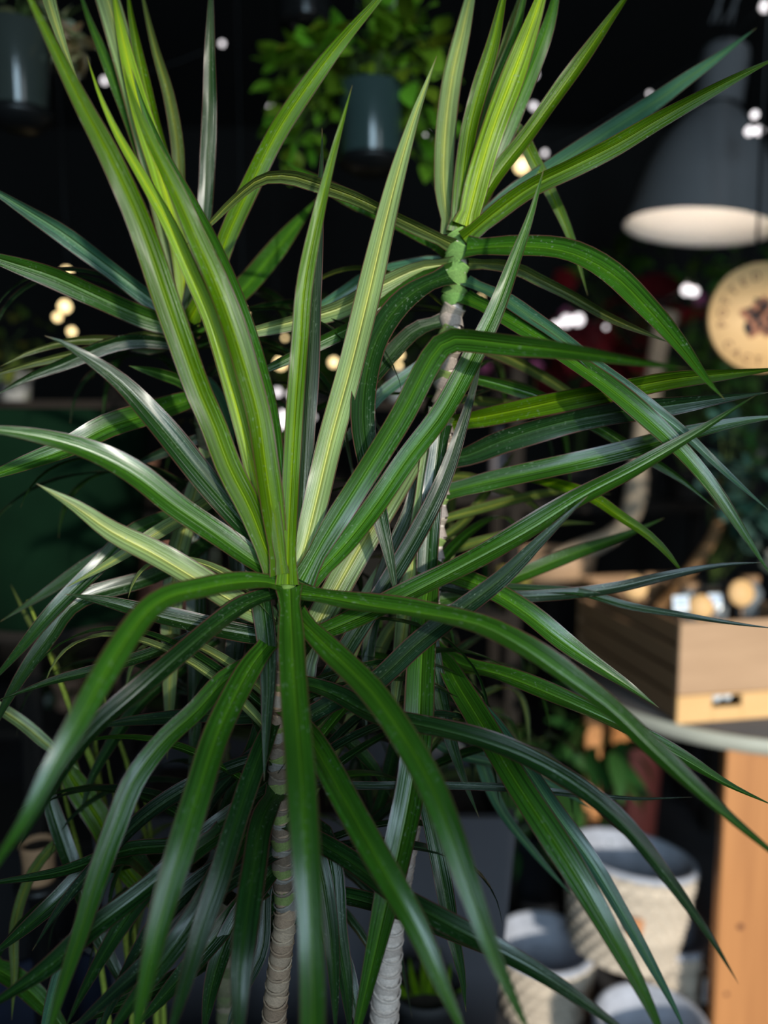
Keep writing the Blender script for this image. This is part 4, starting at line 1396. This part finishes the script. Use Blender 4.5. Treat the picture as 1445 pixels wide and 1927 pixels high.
# dark red pot behind the baskets, mixed plants under the table
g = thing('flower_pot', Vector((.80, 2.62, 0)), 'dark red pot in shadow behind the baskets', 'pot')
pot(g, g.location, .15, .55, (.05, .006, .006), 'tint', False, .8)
l = Vector((.50, 2.45, 0))
g = thing('potted_plant', l, 'dim green plant under the table beside its left leg', 'pot plant')
pot(g, l, .09, .30, (.012, .014, .02))
leafy(g, [(P(980, 1380, 2.4), (.16, .12, .2)), (P(1140, 1400, 2.35), (.10, .08, .10)), (P(960, 1550, 2.4), (.14, .1, .14)), (P(1080, 1470, 2.4), (.14, .1, .1))], 80, .12, (.03, .09, .02), OVL, 51, l + Vector((0, 0, .28)))
# grey bottle and dull yellow pot in the gap at centre right
l = on_shelf(938, 1.38, 2.45)
g = thing('glass_bottle', l, 'slim lilac-grey bottle on the shelf right of the tall stem', 'bottle')
MB().lathe([(.026, 0), (.03, .01), (.03, .13), (.012, .17), (.012, .21), (.014, .212), (0, .213)], 20).build('body', M['tint'], g, color=(.22, .19, .20, 1))
MB().lathe([(.0155, .200), (.0155, .222), (0, .222)], 14, cap=False).build('cap', M['black'], g)
potplant(965, 1.02, .055, .12, (.28, .24, .05), 'dull yellow pot on the shelf right of the tall stem', None, y=2.45)
potplant(850, 1.02, .04, .10, (.20, .25, .36), 'pale blue pot on the shelf just right of the tall stem', None, y=2.45, rim=False)

# red and green foliage under the lamp
l = Vector((.72, 3.1, 0))
st = thing('plant_stand', l, 'tall dark stand carrying the red-leaved plants', 'stand')
MB().box((0, 0, 1.28), (1.2, .34, .03), bev=.003).build('top', M['shelf'], st, smooth=False)
for sx in (-.55, .55):
    for sy in (-.13, .13):
        MB().box((sx, sy, .632), (.04, .04, 1.265), bev=.003).build('leg', M['shelf'], st, smooth=False)
for i, (px, leafc, sz, lab, mesh, n, blobs) in enumerate([
        (1090, (.13, .012, .016), .15, 'dark red broad-leaved plant right of the tall stem', OV, 26, [(1100, 585, .12, .10), (1010, 680, .14, .10), (1060, 640, .12, .10)]),
        (1200, (.15, .012, .018), .16, 'dark red broad-leaved plant behind the leaning pole', OV, 26, [(1195, 620, .13, .13), (1150, 700, .12, .10)]),
        (1290, (.065, .17, .02), .065, 'small-leaved green bush under the lamp', OV, 110, [(1240, 500, .22, .09), (1310, 560, .2, .13), (1400, 490, .16, .09), (1150, 520, .16, .10), (1290, 680, .15, .12)]),
        (1400, (.06, .15, .03), .07, 'green bush behind the round sign', OV, 70, [(1420, 640, .16, .18), (1340, 740, .18, .12), (1440, 780, .12, .14)])]):
    ll = Vector((shelf_x(px, 3.1), 3.1, 1.296))
    g = thing('potted_plant', ll, lab, 'pot plant')
    pot(g, ll, .07, .12, (.02, .016, .014))
    leafy(g, [(P(x, y, 3.0), (a, .10, b)) for x, y, a, b in blobs], n, sz, leafc, mesh, 60 + i, ll + Vector((0, 0, .11)))
# pink flowers
for px, py, lab in ((1066, 590, 'pink blossom above the white reflections'), (912, 690, 'pink blossom just right of the tall stem'), (1010, 690, 'pink blossom low between the red leaves'), (1318, 562, 'magenta blossom left of the round sign')):
    l = P(px, py, 2.85)
    g = thing('blossom', l, lab, 'flower', 'pink blossoms among the red leaves')
    for k in range(5):
        o = bpy.data.objects.new('petal', OVR)
        link(o, g, (.42, .10, .22, 1))
        o.rotation_mode = 'QUATERNION'
        o.rotation_quaternion = Quaternion((0, 1, 0), k * 2 * PI / 5) @ Quaternion((1, 0, 0), math.radians(70))
        o.scale = (.028,) * 3
    MB().tube([(0, 0, 0), (0, .05, -.06), (.0, .12, -.16)], .003, 5).build('stalk', M['bark'], g, color=(.08, .12, .03, 1))

# ------------------------------------------------------------------ pendant lamp
d = 2.35
cb = P(1314, 430, d)
ctop = P(1352, 103, d)
ctop.y = cb.y
axis = (ctop - cb)
axis.y = 0
hl = axis.length
g = thing('pendant_lamp', cb, 'tilted dark grey bell-shaped pendant lamp with white inside', 'lamp')
q = axis.normalized().to_track_quat('Z', 'Y')
g.rotation_mode = 'QUATERNION'
g.rotation_quaternion = q
rl = 137 * d / F
rc = 43 * d / F
prof = [(rl, 0), (rl * .985, .012), (rl * .93, hl * .10), (rl * .87, hl * .22), (rl * .79, hl * .34), (rl * .66, hl * .46), (rl * .52, hl * .545), (rc * 1.30, hl * .60), (rc * 1.05, hl * .635), (rc, hl * .645), (rc, hl * .93), (rc * .93, hl * .975), (rc * .7, hl), (0, hl)]
MB().lathe(prof, 56, cap=False).build('shade', M['lamp'], g)
pin = [(rl, 0), (rl * .965, .004), (rl * .90, hl * .10), (rl * .84, hl * .2), (rl * .76, hl * .32), (rl * .62, hl * .44), (rl * .45, hl * .52), (0, hl * .54)]
MB().lathe(pin, 56, cap=False).build('inner_shade', M['lampin'], g)
MB().lathe([(rc * 1.01, hl * .640), (rc * 1.05, hl * .645), (rc * 1.05, hl * .665), (rc * 1.01, hl * .67)], 40, cap=False).build('collar', M['black'], g)
rb_ = .03
M['bulbglow'] = emit('lamp_bulb', (1.0, 0.92, 0.84), 14.0)
MB().lathe([(0, hl * .16), (rb_ * .7, hl * .18), (rb_, hl * .24), (rb_ * .8, hl * .32), (rb_ * .45, hl * .38), (rb_ * .45, hl * .53)], 20, cap=False).build('bulb', M['bulbglow'], g)
inv = q.inverted()
pts = [Vector((0, 0, hl)), inv @ (Vector((ctop.x + .01, ctop.y, ctop.z + .12)) - cb), inv @ (Vector((ctop.x + .015, ctop.y, ZC)) - cb)]
MB().tube(pts, .005, 8).build('cord', M['black'], g)
mb = MB()
for k in range(4):
    a = Vector((ctop.x + .02 * k - .05, ctop.y, ctop.z + .06)) - cb
    b = Vector((ctop.x + .03 * k - .02, ctop.y - .02, ctop.z + .24)) - cb
    mb.tube([inv @ a, inv @ (a.lerp(b, .5) + Vector((.02 * (-1) ** k, 0, 0))), inv @ b], .0035, 6)
mb.build('cable_loop', M['lamp'], g)

# ------------------------------------------------------------------ round sign
d = 1.9
cs = P(1431, 598, d)
rs = 101 * d / F
g = thing('hanging_sign', cs, 'round birch shop sign with burnt lettering and leaf emblem hanging on a cord', 'sign')
mb = MB()
n = 72
rows = []
for r_, y_ in ((0, .010), (rs * .985, .010), (rs, .006), (rs, -.006), (rs * .985, -.010), (0, -.010)):
    rows.append([(r_ * math.cos(2 * PI * j / n), y_, r_ * math.sin(2 * PI * j / n)) for j in range(n)])
mb.quadgrid(rows, True)
mb.build('disc', M['sign'], g)


def letter(ch, ang, rad, size, flip):
    cu = bpy.data.curves.new('letter', 'FONT')
    cu.body = ch
    cu.size = size
    cu.align_x = 'CENTER'
    cu.align_y = 'CENTER'
    cu.extrude = .0008
    to = bpy.data.objects.new('letter', cu)
    COL.objects.link(to)
    dg = bpy.context.evaluated_depsgraph_get()
    me = bpy.data.meshes.new_from_object(to.evaluated_get(dg))
    bpy.data.objects.remove(to)
    me.materials.clear()
    me.materials.append(M['ink'])
    o = bpy.data.objects.new('letter', me)
    link(o, g)
    o.location = (math.cos(ang) * rad, -.0108, math.sin(ang) * rad)
    rz = (ang - PI / 2) if not flip else (ang + PI / 2)
    o.rotation_mode = 'QUATERNION'
    o.rotation_quaternion = Quaternion((0, 1, 0), -rz) @ Quaternion((1, 0, 0), PI / 2)
    return o


for ch, a in zip('POTTED', (190, 174, 158, 140, 121, 102)):
    letter(ch, math.radians(a), rs * .74, .030, False)
for ch, a in zip('CACT', (219, 235, 251, 267)):
    letter(ch, math.radians(a), rs * .80, .028, True)


def blob(pts, mat, y, name):
    mb = MB()
    c = [sum(p[0] for p in pts) / len(pts), sum(p[1] for p in pts) / len(pts)]
    b = len(mb.v)
    for yy in (y, y + .0012):
        mb.v.append((c[0], yy, c[1]))
        mb.uv.append((0, 0))
        for p in pts:
            mb.v.append((p[0], yy, p[1]))
            mb.uv.append((0, 0))
    k = len(pts) + 1
    for i in range(len(pts)):
        j = (i + 1) % len(pts)
        mb.f.append((0, 1 + j, 1 + i))
        mb.f.append((1 + i, 1 + j, k + 1 + j, k + 1 + i))
    mb.build(name, M[mat], g, smooth=False)


# the split-leaf emblem: brown blade, dark lobes and veins
sc = rs
blade = []
for i in range(40):
    a = 2 * PI * i / 40
    r_ = (.36 + .06 * math.sin(5 * a) + .03 * math.sin(9 * a + 1)) * sc
    blade.append((r_ * math.cos(a) * 1.0 - .01 * sc, r_ * math.sin(a) * .95 - .02 * sc))
blob(blade, 'ink3', -.0116, 'emblem_blade')
for cx, cz, rx, rz_, rot in ((-.26, -.20, .07, .12, .3), (-.10, .04, .06, .16, -.9), (-.22, .10, .05, .12, 1.2), (.02, .18, .06, .18, -.7), (-.05, -.12, .05, .11, .2), (.16, -.05, .06, .14, .8), (.2, .15, .05, .12, -.4), (-.08, .27, .04, .12, .9), (.1, -.22, .05, .1, -.3)):
    pts = []
    for i in range(12):
        a = 2 * PI * i / 12
        x, z = rx * math.cos(a), rz_ * math.sin(a)
        pts.append(((cx + x * math.cos(rot) - z * math.sin(rot)) * sc, (cz + x * math.sin(rot) + z * math.cos(rot)) * sc))
    blob(pts, 'ink2', -.0128, 'emblem_lobe')
cx_ = P(1418, 500, d).x - cs.x
MB().tube([(cx_, 0, rs * .97), (cx_ - .004, 0, rs + .35), (cx_ + .004, 0, ZC - cs.z - .003)], .0035, 8).build('cord', M['black'], g)

# ------------------------------------------------------------------ fairy lights, white reflections built as bulbs
def string(lab, pts, mat, order=None, wire_up=True):
    p3 = [P(x, y, d) for x, y, d, r in pts]
    g = thing('string_lights', p3[0], lab, 'string lights')
    for (x, y, d, r), p in zip(pts, p3):
        R_ = r * 1.25 * d / F
        mb = MB()
        mb.lathe([(0, -R_), (R_ * .55, -R_ * .84), (R_ * .9, -R_ * .42), (R_, 0), (R_ * .9, R_ * .42), (R_ * .55, R_ * .84), (R_ * .3, R_ * 1.0)], 12, cap=False)
        b = mb.build('bulb', M[mat], g, loc=p - g.location)
        MB().lathe([(R_ * .4, R_ * .9), (R_ * .4, R_ * 1.7), (0, R_ * 1.8)], 8, cap=False).build('socket', M['black'], b)
    wp = []
    for a, b in zip(p3[:-1], p3[1:]):
        for k in range(6):
            t = k / 6
            wp.append(a.lerp(b, t) - g.location + Vector((0, .006, -.05 * (a - b).length * 4 * t * (1 - t) + .008)))
    wp.append(p3[-1] - g.location + Vector((0, .006, .008)))
    wp = [Vector((wp[0].x, wp[0].y, ZC - .002 - g.location.z))] + wp
    MB().tube(wp, .0012, 5).build('wire', M['black'], g)


string('warm white fairy lights in the dark at left, above the big green pot', [(125, 513, 2.2, 8), (122, 577, 2.2, 9), (108, 597, 2.2, 6), (135, 624, 2.2, 6)], 'warm')
string('warm white fairy lights strung along the dark behind the plants at centre', [(457, 588, 2.2, 7), (536, 636, 2.2, 3), (528, 684, 2.2, 9), (628, 682, 2.2, 7), (722, 652, 2.2, 3), (752, 668, 2.2, 5), (750, 688, 2.2, 4), (905, 560, 2.3, 3), (982, 312, 2.3, 11)], 'warm')
string('cool white lights and reflections along the dark ceiling, built as glowing bulbs', [(12, 228, 2.0, 5), (197, 152, 2.3, 5), (418, 82, 2.3, 4), (583, 37, 2.0, 6), (510, 203, 2.3, 5), (683, 322, 2.2, 5), (803, 256, 2.2, 5), (805, 305, 2.2, 4), (1004, 140, 2.3, 6), (1004, 200, 2.3, 5), (1025, 288, 2.3, 4), (1222, 176, 2.2, 3), (1440, 12, 2.2, 8), (1420, 216, 2.0, 6), (1410, 247, 2.0, 7), (1428, 246, 2.0, 7)], 'cool')
string('white reflections among the red leaves right of the tall stem, built as glowing bulbs', [(905, 662, 2.5, 3), (1046, 612, 2.5, 6), (1066, 604, 2.5, 9), (1088, 602, 2.5, 9), (1140, 616, 2.5, 3), (1292, 546, 2.5, 8), (1306, 549, 2.5, 7)], 'cool')
string('large white reflections beside the upright centre leaves, built as glowing bulbs', [(522, 738, 2.3, 6), (548, 742, 2.3, 5), (535, 790, 2.3, 14), (590, 785, 2.3, 3)], 'cool')
